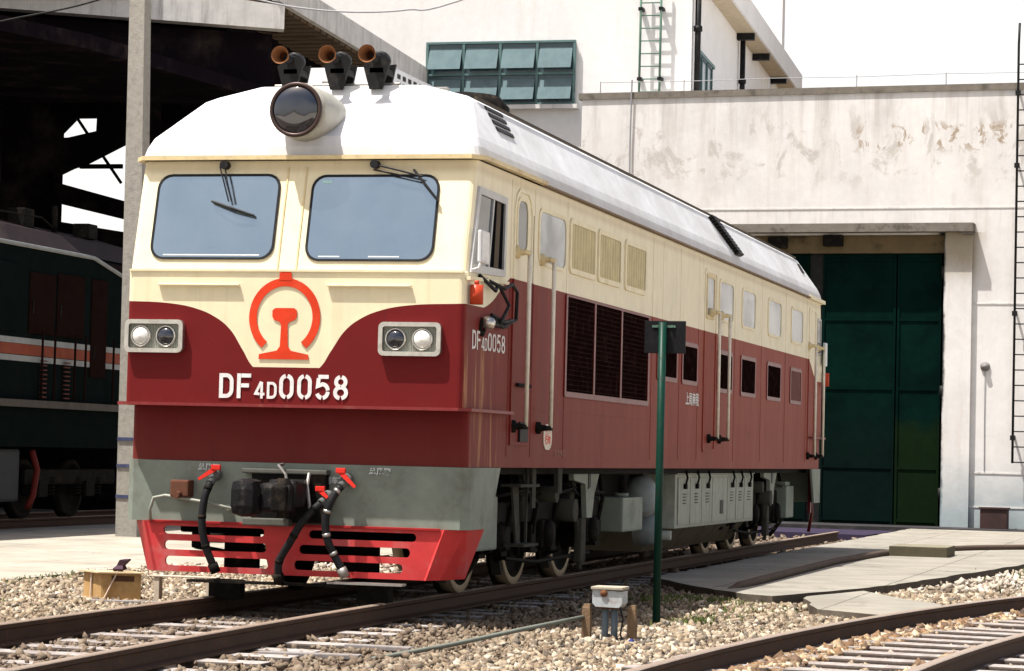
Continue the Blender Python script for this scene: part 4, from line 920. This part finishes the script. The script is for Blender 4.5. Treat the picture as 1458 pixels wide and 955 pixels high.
# --- coupler and hoses
cp = MB(); cp.bevbox(-.34, .06, .63, .30, .168, 1.06, .015); cpl = lp(cp, 'coupler', soot)
lp(MB().bevbox(-.42, .04, 1.02, .31, .15, 1.06, .01).bevbox(-.38, -.02, .60, .02, .1, .66, .01), 'coupler_plate', mat('greasy_grey', (.10, .10, .085), .5, dirt=(.02, .02, .02), dirt_amt=.7), cpl)
hd = MB(); hd.bevbox(-.12, -.28, .76, .12, .1, .98, .03)
hd.bevbox(-.37, -.50, .68, -.15, -.20, .98, .085).bevbox(-.17, -.36, .72, .10, -.2, .95, .04)
lp(hd, 'coupler_head', mat('greasy_black', (.010, .009, .010), .4, dirt=(.08, .07, .06), dirt_amt=.6, ds=9, bump=.3, bs=20), cpl).location.x = .05
lp(MB().lathe((.08, -.32, .68), (0, 0, 1), [(0, 0), (0, .05), (.31, .05), (.31, 0)], 16).bevbox(.0, -.40, .72, .13, -.30, .93, .02), 'coupler_knuckle', soot, cpl)
lp(MB().tube([(-.06, .05, 1.1), (-.05, -.1, 1.09), (.02, -.12, 1.02), (.05, -.12, .86)], .012, 6).tube([(.16, .05, 1.03), (.17, -.02, .93), (.2, -.03, .75)], .014, 6), 'uncoupling_rod', steel, cpl)
lp(MB().tube([(-1.235, .13, .60), (-1.22, .07, .70), (-1.18, .05, .80), (-1.08, .05, .82), (-.7, .05, .77), (-.46, .05, .72)], .013, 8), 'lift_pipe', greylt)
lp(MB().bevbox(-1.03, .02, .81, -.87, .16, .95, .015).cyl((-.95, .02, .83), (-.95, -.05, .83), .03, n=10), 'pipe_bracket', mat('rusty_bracket', (.12, .05, .03), .7))
lp(MB().cyl((-.55, .166, .735), (-.55, .1, .735), .025, n=10), 'pipe_clip', steel)
def hose(pts, cock, hang, rings=False):
    P = [Vector(p) for p in pts]; q = []
    for k in range(len(P)-1):
        p0, p1, p2, p3 = P[max(k-1, 0)], P[k], P[k+1], P[min(k+2, len(P)-1)]
        for j in range(7):
            t = j/7; q.append(.5*((2*p1)+(p2-p0)*t+(2*p0-5*p1+4*p2-p3)*t*t+(-p0+3*p1-3*p2+p3)*t**3))
    q.append(P[-1]); h = lp(MB().tube(q, .032, 12), 'air_hose', rubber)
    rr = MB()
    for i in range(3, len(q)-4, 8 if rings else 9): rr.tube([q[i]-(q[i+1]-q[i]).normalized()*.014, q[i]+(q[i+1]-q[i]).normalized()*.014], .0345, 12)
    rr.tube([q[-1], q[-1]+(q[-1]-q[-2]).normalized()*.08], .042, 12)
    build_split(rr, 'hose_clamp', steel if rings else soot, h)
    c = Vector(cock); lp(MB().cyl(c+Vector((0, .09, .0)), c, .035, n=12).lathe(c, (0, -1, 0), [(-.03, .05), (.03, .05), (.05, .03), (.05, 0)], 14).tube([c, P[0]], .036, 10), 'angle_cock', mat('cast_grey', (.11, .115, .11), .5, dirt=(.04, .03, .03)), h)
    a, b2 = Vector(hang[0]), Vector(hang[1]); d = (b2-a).normalized(); s1 = Vector((d.z, 0, -d.x))*.018
    lp(MB().prism([a-s1, a+s1*1.3, b2+s1*.6, b2-s1*.6], (0, -.012, 0)).bevbox(a.x-.04, a.y-.02, a.z-.012, a.x+.04, a.y+.01, a.z+.03, .006), 'cock_handle', mat('vivid_red', (.62, .03, .02), .4), h)
hose([(-.68, .02, .93), (-.71, -.02, .80), (-.72, -.03, .60), (-.69, -.01, .42), (-.64, .02, .28)], (-.66, .08, 1.0), ((-.63, .02, 1.05), (-.77, .0, .96)))
hose([(.44, .02, .93), (.38, -.03, .82), (.34, -.04, .66), (.36, -.03, .5), (.41, .0, .38), (.46, .02, .28)], (.47, .08, .99), ((.44, .02, 1.05), (.57, .0, .93)), True)
hose([(.28, .0, .79), (.16, -.05, .66), (.05, -.05, .48), (-.05, -.02, .32), (-.06, .0, .22)], (.32, .08, .85), ((.27, .02, .90), (.34, .0, .84)))

# --- underframe and bogies
lp(MB().box(-1.3, .5, 1.05, 1.3, L-.5, 1.2).box(-.9, 1.2, .8, .9, L-1.2, 1.06), 'underframe', soot)
lp(MB().box(-1.3, .25, .95, 1.3, .5, 1.11), 'buffer_beam', soot)
def coil(mb, c, r, h, turns=6, w=.014):
    n = turns*12; mb.tube([(c[0]+r*math.cos(2*math.pi*i/12), c[1]+r*math.sin(2*math.pi*i/12), c[2]+h*i/n) for i in range(n+1)], w, 6)
def bogie(y0):          # y0 = centre axle
    bg = lp(MB().bevbox(.93, y0-2.35, .60, 1.10, y0+2.35, .80, .03).bevbox(-1.10, y0-2.35, .60, -.93, y0+2.35, .80, .03).bevbox(-1.0, y0-1.1, .5, 1.0, y0-.7, .75, .02).bevbox(-1.0, y0+.7, .5, 1.0, y0+1.1, .75, .02), 'bogie', soot)
    for dy in (-1.8, 0, 1.8):
        y = y0+dy
        for s in (-1, 1):
            w_ = MB(); w_.lathe((s*.68, y, .49), (s, 0, 0), [(0, 0), (0, .52), (.025, .515), (.03, .485), (.145, .49), (.145, .42), (.10, .40), (.09, .20), (.14, .17), (.16, .11), (.16, 0)], 40)
            w_.cur = 0; wo = lp(w_, 'wheel', soot, bg)
            lp(MB().lathe((s*.68, y, .49), (s, 0, 0), [(.031, .4855), (.1455, .4905), (.1475, .485), (.1475, .425)], 40), 'tyre', tyre, wo)
        lp(MB().cyl((-.7, y, .49), (.7, y, .49), .09, n=12), 'axle', soot, bg)
        lp(MB().bevbox(.92, y-.17, .36, 1.14, y+.17, .62, .03).lathe((1.14, y, .49), (1, 0, 0), [(0, .13), (.03, .13), (.06, .10), (.07, 0)], 18), 'axle_box', soot, bg)
        for d in (-.36, .36):
            c_ = MB(); coil(c_, (1.03, y+d, .36), .075, .26); c_.box(.94, y+d-.1, .32, 1.12, y+d+.1, .36); lp(c_, 'coil_spring', soot, bg)
        sg = 1
        bs_ = MB(); pts = [(math.cos(a)*.52, math.sin(a)*.52) for a in [R(-40+10*i) for i in range(8)]]; pin = [(math.cos(a)*.60, math.sin(a)*.60) for a in [R(-40+10*i) for i in range(8)]][::-1]
        bs_.prism([(.74, y-p[0], .49+p[1]) for p in pts+pin], (.09, 0, 0)); lp(bs_, 'brake_shoe', greylt, bg)
        lp(MB().tube([(1.02, y-.62, .85), (1.02, y-.64, .3)], .03, 8).tube([(.95, y-.62, .3), (.8, y-.6, .25)], .025, 8), 'brake_hanger', soot, bg)
    for dy in (-.9, .9):
        lp(MB().cyl((1.12, y0+dy, .62), (1.12, y0+dy, 1.10), .055, n=12).cyl((1.12, y0+dy, .85), (1.12, y0+dy, 1.12), .07, n=12), 'damper', greylt, bg)
        lp(MB().lathe((.98, y0+dy, .80), (0, 0, 1), [(0, .17), (.05, .17), (.05, .12), (.12, .12), (.12, .17), (.17, .17), (.17, .12), (.25, .12)], 18), 'rubber_spring', soot, bg)
    build_split(MB().cyl((1.0, y0-.35, .86), (1.32, y0-.35, .86), .075, n=16).cyl((1.0, y0+.55, .70), (1.28, y0+.55, .70), .11, n=18), 'brake_cylinder', greylt, bg)
    lp(MB().tube([(1.16, y0-2.2, .84), (1.18, y0-1, .90), (1.16, y0, .84), (1.18, y0+1, .92), (1.16, y0+2.2, .85)], .018, 6).tube([(1.14, y0-1.5, .3), (1.16, y0-.5, .24), (1.14, y0+1.7, .26)], .02, 6), 'brake_pipe', soot, bg)
    lp(MB().box(.60, y0-2.4, .30, .66, y0+2.4, 1.1).bevbox(.70, y0-2.5, .78, 1.0, y0+2.5, 1.0, .03), 'bogie_dark_backing', dark, bg)  # dark backing added to close the bogie and deepen its shade
    for dy in (-2.25, -1.35, -.45, .3, 1.25, 2.2):
        lp(MB().bevbox(1.0, y0+dy-.09, .30+.05*abs(dy), 1.13, y0+dy+.09, .58, .02).tube([(1.10, y0+dy, .5), (1.13, y0+dy+.12, .8), (1.08, y0+dy+.1, 1.1)], .022, 8), 'brake_lever', soot, bg)
    for dy in (-1.1, .7): lp(MB().tube([(1.17, y0+dy, 1.08), (1.19, y0+dy+.1, .9), (1.2, y0+dy+.5, .78), (1.15, y0+dy+.55, .5)], .016, 6), 'sand_hose', rubber, bg)
    # tapering traction hangers
    for dy in (1.05,) if y0 < 8 else (.55,):
        y = y0+dy
        lp(MB().prism([(1.22, y-.62, 1.18), (1.22, y+.62, 1.18), (1.22, y+.30, .84), (1.22, y+.22, .62), (1.22, y-.0, .62), (1.22, y-.08, .95), (1.22, y-.56, .99)], (.05, 0, 0)), 'hanger', grey, bg)
        lp(MB().prism([(1.272, y+.02, 1.13), (1.272, y+.12, 1.10), (1.272, y+.12, .92), (1.272, y+.02, .90)], (.004, 0, 0)), 'hanger_slot', black, bg)
        lp(MB().bevbox(1.16, y-.08, .18, 1.24, y+.12, .62, .02).prism([(1.18, y-.15, .60), (1.18, y+.2, .60), (1.18, y+.08, .12), (1.18, y, .12)], (.03, 0, 0)), 'hanger_link', greylt, bg)
    return bg
greylt_, greylt = greylt, mat('grimy_bogie_grey', (.05, .048, .038), .7, spec=.05, dirt=(.03, .025, .02), dirt_amt=.8, ds=4)
bogie(4.0); bogie(L-4.0)
for y, s in ((1.55, 1), (L-1.55, -1)):
    lp(MB().bevbox(1.02, y-.33, .40, 1.24, y+.33, .86, .02).bevbox(1.05, y-.2, .86, 1.2, y+.2, .92, .01), 'sand_box', grey)
    if y < 9: lp(MB().bevbox(-1.24, y-.33, .40, -1.02, y+.33, .86, .02), 'sand_box', grey); lp(MB().tube([(-1.1, y+.35, .45), (-.9, y+.5, .3), (-.8, y+.5, .1)], .035, 8).tube([(-.6, 1.5, .7), (-.58, 1.55, .1)], .05, 8), 'sand_pipe', soot); lp(MB().bevbox(-.5, 1.6, .25, -.05, 1.75, .6, .03).bevbox(-.95, 1.5, .55, .6, 1.6, .68, .02), 'brake_beam', soot)
    lp(MB().tube([(1.1, y+.35, .45), (1.0, y+.5, .3), (.85, y+.6, .12)], .03, 8), 'sand_pipe', greylt)
ld = MB(); ld.prism([(1.30, 2.05, .95), (1.30, 2.25, .95), (1.30, 2.35, .42), (1.30, 2.22, .42)], (.02, 0, 0)).box(1.24, 1.95, .94, 1.42, 2.6, .965).box(1.24, 2.1, .42, 1.42, 2.6, .445).box(1.3, 2.55, .42, 1.32, 2.58, 1.15)
lp(ld, 'cab_steps', greylt); build_split(MB().box(1.34, 2.58, .75, 1.36, 2.7, 1.16).box(1.36, 3.35, .88, 1.4, 3.5, 1.16), 'step_hanger', greylt, loc)
greylt = greylt_
# boxes and tanks between the bogies
lp(MB().bevbox(.9, 6.75, .44, 1.25, 7.72, .80, .02).cyl((1.1, 7.3, .80), (1.1, 7.3, .84), .08, n=12), 'equipment_box', grey)
for y, z, r_o in ((8.22, .79, .24), (8.50, .42, .17)):
    lp(MB().lathe((0, y, z), (1, 0, 0), [(1.0, 0), (1.0, r_o*.6), (1.0, r_o), (1.14, r_o), (1.20, r_o*.93), (1.26, r_o*.7), (1.29, r_o*.35), (1.30, 0)], 32), 'air_reservoir', mat('pale_blue_grey_tank', (.20, .225, .225), .35, dirt=(.2, .14, .08), dirt_amt=.5, ds=6))
bt = lp(MB().bevbox(.6, 9.30, .42, 1.28, 14.45, 1.04, .012), 'battery_box', greylt)
MBd = MB().box(1.1, 9.32, 1.04, 1.30, 14.43, 1.06); lp(MBd, 'box_lid', greylt, bt)
ybs = [9.42, 10.12, 10.82, 11.5, 12.5, 13.1, 13.7]; yes = [10.08, 10.78, 11.46, 12.46, 13.06, 13.66, 14.35]
for i, (a, c) in enumerate(zip(ybs, yes)):
    d = lp(MB().bevbox(1.281, a, .46, 1.295, c, 1.0, .004), 'battery_door', greylt, bt)
    if i != 3:
        q = MB()
        for k in range(4): q.box(1.296, (a+c)/2-.09, .70+k*.035, 1.302, (a+c)/2+.09, .712+k*.035)
        lp(q, 'door_louvre', greylt, d).data.materials[0] = black
        lp(MB().tube([(1.30, (a+c)/2+.05, 1.08), (1.33, (a+c)/2, 1.0), (1.31, (a+c)/2-.02, .90)], .014, 6).bevbox(1.295, (a+c)/2-.06, .87, 1.33, (a+c)/2+.02, .93, .006), 'latch', soot)
    else: lp(MB().box(1.296, (a+c)/2, .55, 1.30, (a+c)/2+.22, .72), 'vent_plate', black, d)
ft = MB(); ft.loft([[(-x, y, z) for x, z in ((1.15, .42), (.95, .16), (-.95, .16), (-1.15, .42))] for y in (9.0, 14.6)], True, True); lp(ft, 'fuel_tank', mat('oily_olive_tank', (.09, .075, .045), .45, dirt=(.03, .02, .015), dirt_amt=.7, ds=4))
lp(MB().cyl((1.0, 9.0, .35), (1.3, 9.0, .35), .05, n=12).bevbox(1.1, 9.0, .36, 1.25, 9.3, .40, .01), 'filler_pipe', greylt)
# far end: skirt, rear lamp bits
sk = MB(); wallstrip(sk, [(x, L-y) for x, y in o_], [(x, L-y) for x, y in o2], .61, 1.108, .03); lp(sk, 'rear_skirt', grey)
lp(MB().box(1.30, L-.25, .45, 1.34, L-.15, 1.1).tube([(1.3, L+.0, .85), (1.32, L+.05, .45), (1.28, L+.0, .16)], .025, 8), 'rear_hose', maroon)
lp(MB().bevbox(RX+.04, L-.25, 2.65, RX+.08, L-.05, 3.0, .01), 'rear_mirror', MATS['mirror_back'])
lp(MB().cyl((RX+.07, L-.1, 2.35), (RX+.07, L-.1, 2.55), .05, n=14), 'rear_marker_lamp', MATS['orange_red_lamp'])
st = MB(); strip(st, [(RX, L-1.3, 0), (RX, L-.05, 0), (1.40, L, 0), (-1.4, L, 0)], .075, 1.555, 1.58); lp(st, 'rear_step_ledge', MATS['shiny_maroon_edge'])

# ------------------------------------------------------------------ dark locomotive in the shed
dl = thing('locomotive', (-12, 15, 0), 'dark green locomotive with orange and white stripe in the shade of the shed', 'locomotive')
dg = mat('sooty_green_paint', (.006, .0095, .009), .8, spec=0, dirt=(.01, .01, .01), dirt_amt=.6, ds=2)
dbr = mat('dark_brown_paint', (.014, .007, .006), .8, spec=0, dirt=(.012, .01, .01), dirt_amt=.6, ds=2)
ws = mat('dusty_white_stripe', (.26, .27, .26), .5); osr = mat('dusty_orange_stripe', (.22, .045, .02), .5, dirt=(.1, .03, .02))
def dp(mb, n, mm, p=None): return mb.build(n, mm, p or dl)
X = -10.5
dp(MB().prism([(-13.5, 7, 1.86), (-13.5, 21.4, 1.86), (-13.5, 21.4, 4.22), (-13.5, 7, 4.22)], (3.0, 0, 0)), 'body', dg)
rfd = MB(); rfd.loft([[(-12+s, y, z) for s, z in ((1.52, z0), (1.3, z0+.30), (.7, z0+.46), (-.7, z0+.5), (-1.3, z0+.32), (-1.52, z0))] for y, z0 in ((7, 4.26), (21.0, 4.24), (21.5, 4.15))], True, True); dp(rfd, 'roof', mat('sooty_roof_paint', (.022, .015, .016), .6, dirt=(.06, .045, .04), dirt_amt=.5, ds=1.5))
dp(MB().tube([(X+.03, 7, 4.24), (X+.03, 19.3, 4.24), (X+.03, 20.6, 4.0), (X+.03, 21.3, 3.7)], .035, 6), 'gutter', ws)
for z0, z1, mm, nme in ((2.73, 2.82, ws, 'white_stripe'), (2.56, 2.725, osr, 'orange_stripe'), (2.46, 2.55, ws, 'white_stripe')): dp(MB().box(X+.002, 7, z0, X+.012, 21.3, z1), nme, mm)
dp(MB().box(-13.55, 7, 1.76, X+.12, 21.6, 1.87), 'footplate', mat('dusty_footplate', (.08, .07, .06), .7, dirt=(.05, .04, .04)))
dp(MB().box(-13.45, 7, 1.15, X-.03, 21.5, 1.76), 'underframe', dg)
dp(MB().prism([(X+.001, 19.4, 4.2), (X+.001, 20.6, 3.98), (X+.001, 21.3, 3.68), (X+.001, 21.35, 4.2)], (.006, 0, 0)), 'cab_shoulder', mat('dull_brown_shoulder', (.018, .012, .012), .8, spec=0))
for y0, y1, z0, z1, mm in ((17.0, 17.9, 2.9, 3.85, dbr), (18.0, 19.0, 2.9, 3.9, dbr), (19.3, 19.9, 2.3, 3.9, dbr), (15.4, 16.6, 2.9, 3.95, dg)):
    d = dp(MB().bevbox(X, y0, z0, X+.03, y1, z1, .01), 'side_door', mm); dp(MB().bevbox(X+.03, y0+.08, z0+.3, X+.045, y0+.12, z0+.5, .005), 'handle', soot, d)
for y in (17.3, 17.75, 18.5, 18.9, 20.0): dp(MB().cyl((X+.12, y, 1.9), (X+.12, y, 2.95), .02, n=8), 'handrail', dbr)
for y in (17.5, 18.35):
    q = MB()
    for k in range(9): q.box(X+.04, y-.1, 1.92+k*.07, X+.07, y+.1, 1.94+k*.07)
    dp(q, 'step_grille', mat('dull_brown_red', (.10, .03, .025), .6))
dp(MB().bevbox(-13.2, 10, .3, -10.65, 17.2, 1.12, .05), 'fuel_tank', mat('grey_blue_tank', (.03, .034, .04), .5, dirt=(.03, .03, .03)))
dp(MB().tube([(-10.6, 17.5, 1.1), (-10.55, 17.6, .8), (-10.58, 17.55, .4), (-10.6, 17.4, .2)], .05, 10), 'drain_hose', mat('dull_red_hose', (.11, .014, .01), .5))
db = dp(MB().bevbox(-13.0, 17.9, .55, -10.9, 21.4, .8, .04), 'bogie', soot)
for y in (18.5, 20.3):
    dp(MB().lathe((-11.35, y, .48), (1, 0, 0), [(0, 0), (0, .5), (.14, .48), (.14, .4), (.1, .38), (.1, 0)], 32), 'wheel', soot, db)
    dp(MB().bevbox(-11.1, y-.17, .35, -10.85, y+.17, .62, .03), 'axle_box', soot, db)
    for d in (-.4, .4): c_ = MB(); coil(c_, (-10.95, y+d, .36), .09, .3); dp(c_, 'coil_spring', soot, db)
for x, y, h in ((-11.2, 17.6, .3), (-11.1, 19.8, .2)): dp(MB().bevbox(x, y, 4.6, x+.3, y+.35, 4.75+h*.5, .02), 'roof_fitting', soot)
dp(MB().cyl((-11.0, 18.9, 4.6), (-11.0, 18.9, 5.05), .05, n=8), 'roof_mast', soot)
dp(MB().tube([(-10.9, 16, 4.75), (-10.9, 18.2, 4.8), (-10.9, 18.6, 4.68)], .015, 6), 'roof_rail', soot)

# ------------------------------------------------------------------ small things in the yard
sg = thing('sign_post', (2.73, 1.54, -.2), 'dark green post with a small blank black board at its top, seen from behind', 'sign')
MB().cyl((2.725, 1.54, -.25), (2.725, 1.54, 2.36), .033, n=16).build('post', postm, sg)
MB().bevbox(2.66, 1.475, -.2, 2.79, 1.605, -.165, .006).build('base_plate', postm, sg)
sb_ = MB().bevbox(2.565, 1.57, 2.10, 2.915, 1.59, 2.372, .004).build('board', mat('matt_black_board', (.008, .008, .009), .6, dirt=(.03, .03, .03), dirt_amt=.4, ds=12), sg)
MB().box(2.63, 1.562, 2.315, 2.83, 1.57, 2.335).cyl((2.67, 1.56, 2.325), (2.67, 1.55, 2.325), .012, n=8).cyl((2.80, 1.56, 2.325), (2.80, 1.55, 2.325), .012, n=8).build('bracket', greenm, sg)
jb = thing('junction_box', (2.76, -.4, -.2), 'rusting white junction box on two pipe legs beside timber stakes', 'junction box')
wb = mat('chipped_white_enamel', (.42, .44, .44), .45, dirt=(.18, .08, .04), dirt_amt=.7, ds=10)
bb = MB(); bb.prism([(2.655, -.50, .215), (2.885, -.50, .205), (2.885, -.50, .11), (2.862, -.50, .082), (2.68, -.50, .086), (2.655, -.50, .115)], (0, .20, 0)); hb_ = bb.build('housing', wb, jb)
MB().bevbox(2.645, -.515, .214, 2.895, -.285, .238, .006).build('lid', mat('rusty_cream_lid', (.38, .34, .26), .6, dirt=(.2, .1, .05), dirt_amt=.8, ds=14), jb)
MB().lathe((2.745, -.50, .19), (0, -1, 0), [(0, .03), (.012, .028), (.018, .012), (.02, 0)], 14).build('lock', mat('rust', (.14, .06, .03), .8), jb)
MB().bevbox(2.68, -.46, .07, 2.86, -.34, .088, .004).build('mounting_plate', mat('rust', (.14, .06, .03), .8), jb); MB().tube([(2.86, -.46, .09), (2.89, -.47, .0), (2.87, -.46, -.12), (2.9, -.45, -.2)], .008, 6).build('cable', rubber, jb)
for x in (2.735, 2.808): MB().cyl((x, -.4, -.24), (x, -.4, .09), .026, n=12).build('leg', mat('blue_grey_pipe', (.14, .17, .19), .5, dirt=(.07, .06, .05)), jb)
for x, y, s, lb in ((2.595, -.42, 0, 'split weathered timber stake left of the white junction box'), (2.94, -.38, 1, 'brown weathered timber stake right of the white junction box')):
    q = MB(); a = .032; q.loft([[(x+sx*a*k+dx, y+sy*a*k, z) for sx, sy in ((-1, -1), (1, -.9), (1, 1), (-.8, 1))] for z, k, dx in ((-.3, 1, 0), (-.05, 1.03, .003), (.07, .95, .0), (.10, .7, .006))], True, True)
    tag(q.build('timber_stake', wood), lb, 'stake', 'stakes beside the junction box')
tag(MB().tube([(1.75, -3.1, -.175), (2.05, -2.2, -.12), (2.3, -1.3, -.06), (2.58, -.42, .0)], .017, 10).build('thin_pipe', mat('grey_green_pipe', (.16, .17, .14), .5, dirt=(.08, .06, .04))), 'thin grey pipe running over the gravel to the left timber stake', 'pipe')
tag(MB().tube([(2.42, 6.3, -.15), (2.50, 6.7, -.07), (2.54, 7.6, -.05), (2.52, 10, -.05), (2.50, 13.9, -.05), (2.65, 17, -.05), (3.0, 19.3, -.05), (3.6, 21, -.05), (4.4, 22.3, -.05), (6, 23.6, -.05), (10, 25, -.05)], .045, 10).build('hose', mat('brown_canvas_hose', (.085, .06, .045), .8, dirt=(.03, .02, .015), ds=6)), 'thick brown hose curving across the concrete toward the right', 'hose')
tag(MB().bevbox(2.74, 17.3, -.10, 3.56, 18.4, .06, .015).build('concrete_block', mat('mossy_concrete', (.13, .115, .07), .9, fn=lambda t: soil_shade_side(t, (.20, .18, .13, 1), (.07, .06, .035)), dirt=(.08, .07, .05), dirt_amt=.7, ds=5, bump=.3)), 'low mossy concrete block lying on the paving before the gate', 'block')
cr = thing('crate', (-2.35, 1.95, -.19), 'small tan strapped box standing on gravel left of the red pilot', 'box')
q = MB(); q.prism([(-2.68, 2.05, -.165), (-2.42, 1.85, -.165), (-2.07, 1.93, -.165), (-2.27, 2.13, -.165)], (0, 0, .235)); q.build('carton', boxm, cr)
q = MB(); q.prism([(-2.73, 2.05, .072), (-2.43, 1.80, .072), (-2.03, 1.90, .072), (-2.26, 2.16, .072)], (0, 0, .012)); q.prism([(-2.74, 2.05, -.185), (-2.42, 1.80, -.185), (-2.04, 1.92, -.185), (-2.27, 2.16, -.185)], (0, 0, .018)); q.build('lid', mat('pale_board', (.52, .40, .24), .7, dirt=(.25, .15, .08)), cr)
q = MB(); q.tube([(-2.555, 1.94, .09), (-2.56, 1.935, -.16)], .009, 6).tube([(-2.27, 1.865, .09), (-2.38, 1.835, -.15), (-2.45, 1.88, -.165)], .008, 6); q.build('strap', strapm, cr)
q = MB(); q.prism([(-2.33, 1.872, .0), (-2.13, 1.918, .0), (-2.13, 1.918, .05), (-2.33, 1.872, .05)], (.0, -.004, 0)); q.build('dark_label', mat('brown_label', (.10, .05, .03), .8), cr)
q = MB(); q.loft([[(-2.29+dx+a*w_, 1.98+b_*w_, z) for a, b_ in ((-1, -1), (1, -1), (1, 1), (-1, 1))] for z, w_, dx in ((.084, .03, -.03), (.11, .05, -.01), (.14, .03, .0), (.19, .04, .04), (.20, .02, .06))], True, True)
tag(q.build('cloth_rag', mat('dark_purple_cloth', (.06, .035, .05), .8)), 'dark crumpled rag lying on top of the tan strapped box', 'rag')
tag(MB().bevbox(-2.05, 2.05, .045, -1.4, 2.15, .06, .004).bevbox(-2.0, 2.06, -.2, -1.95, 2.14, .046, .004).bevbox(-1.5, 2.06, -.2, -1.45, 2.14, .046, .004).build('plank', mat('pale_plank', (.5, .42, .33), .8)), 'pale plank on two stubs between the tan box and the pilot', 'plank')
for i, (x, y, a, l) in enumerate(((-1.9, 1.5, .2, .9), (1.55, -2.3, -.1, .5), (1.35, -3.2, .1, .7))):
    q = MB().bevbox(-l/2, -.05, -.02, l/2, .05, .015, .008); o = q.build('timber_offcut', mat('grey_board', (.22, .2, .19), .85, dirt=(.12, .08, .05), ds=8))
    o.location = (x, y, -.155); o.rotation_euler.z = a
    tag(o, ('grey board on the gravel just right of the tan box', 'short grey board on the gravel right of the locomotive track', 'longer grey board on the gravel nearest the bottom edge')[i], 'board')
tag(MB().lathe((3.02, -.75, -.15), (.2, -1, .1), [(-.02, .018), (0, .022), (.02, .018), (.024, 0)], 10).build('bottle_cap', mat('blue_plastic', (.02, .03, .16), .5)), 'small blue plastic cap on the pale gravel below the green post', 'cap')
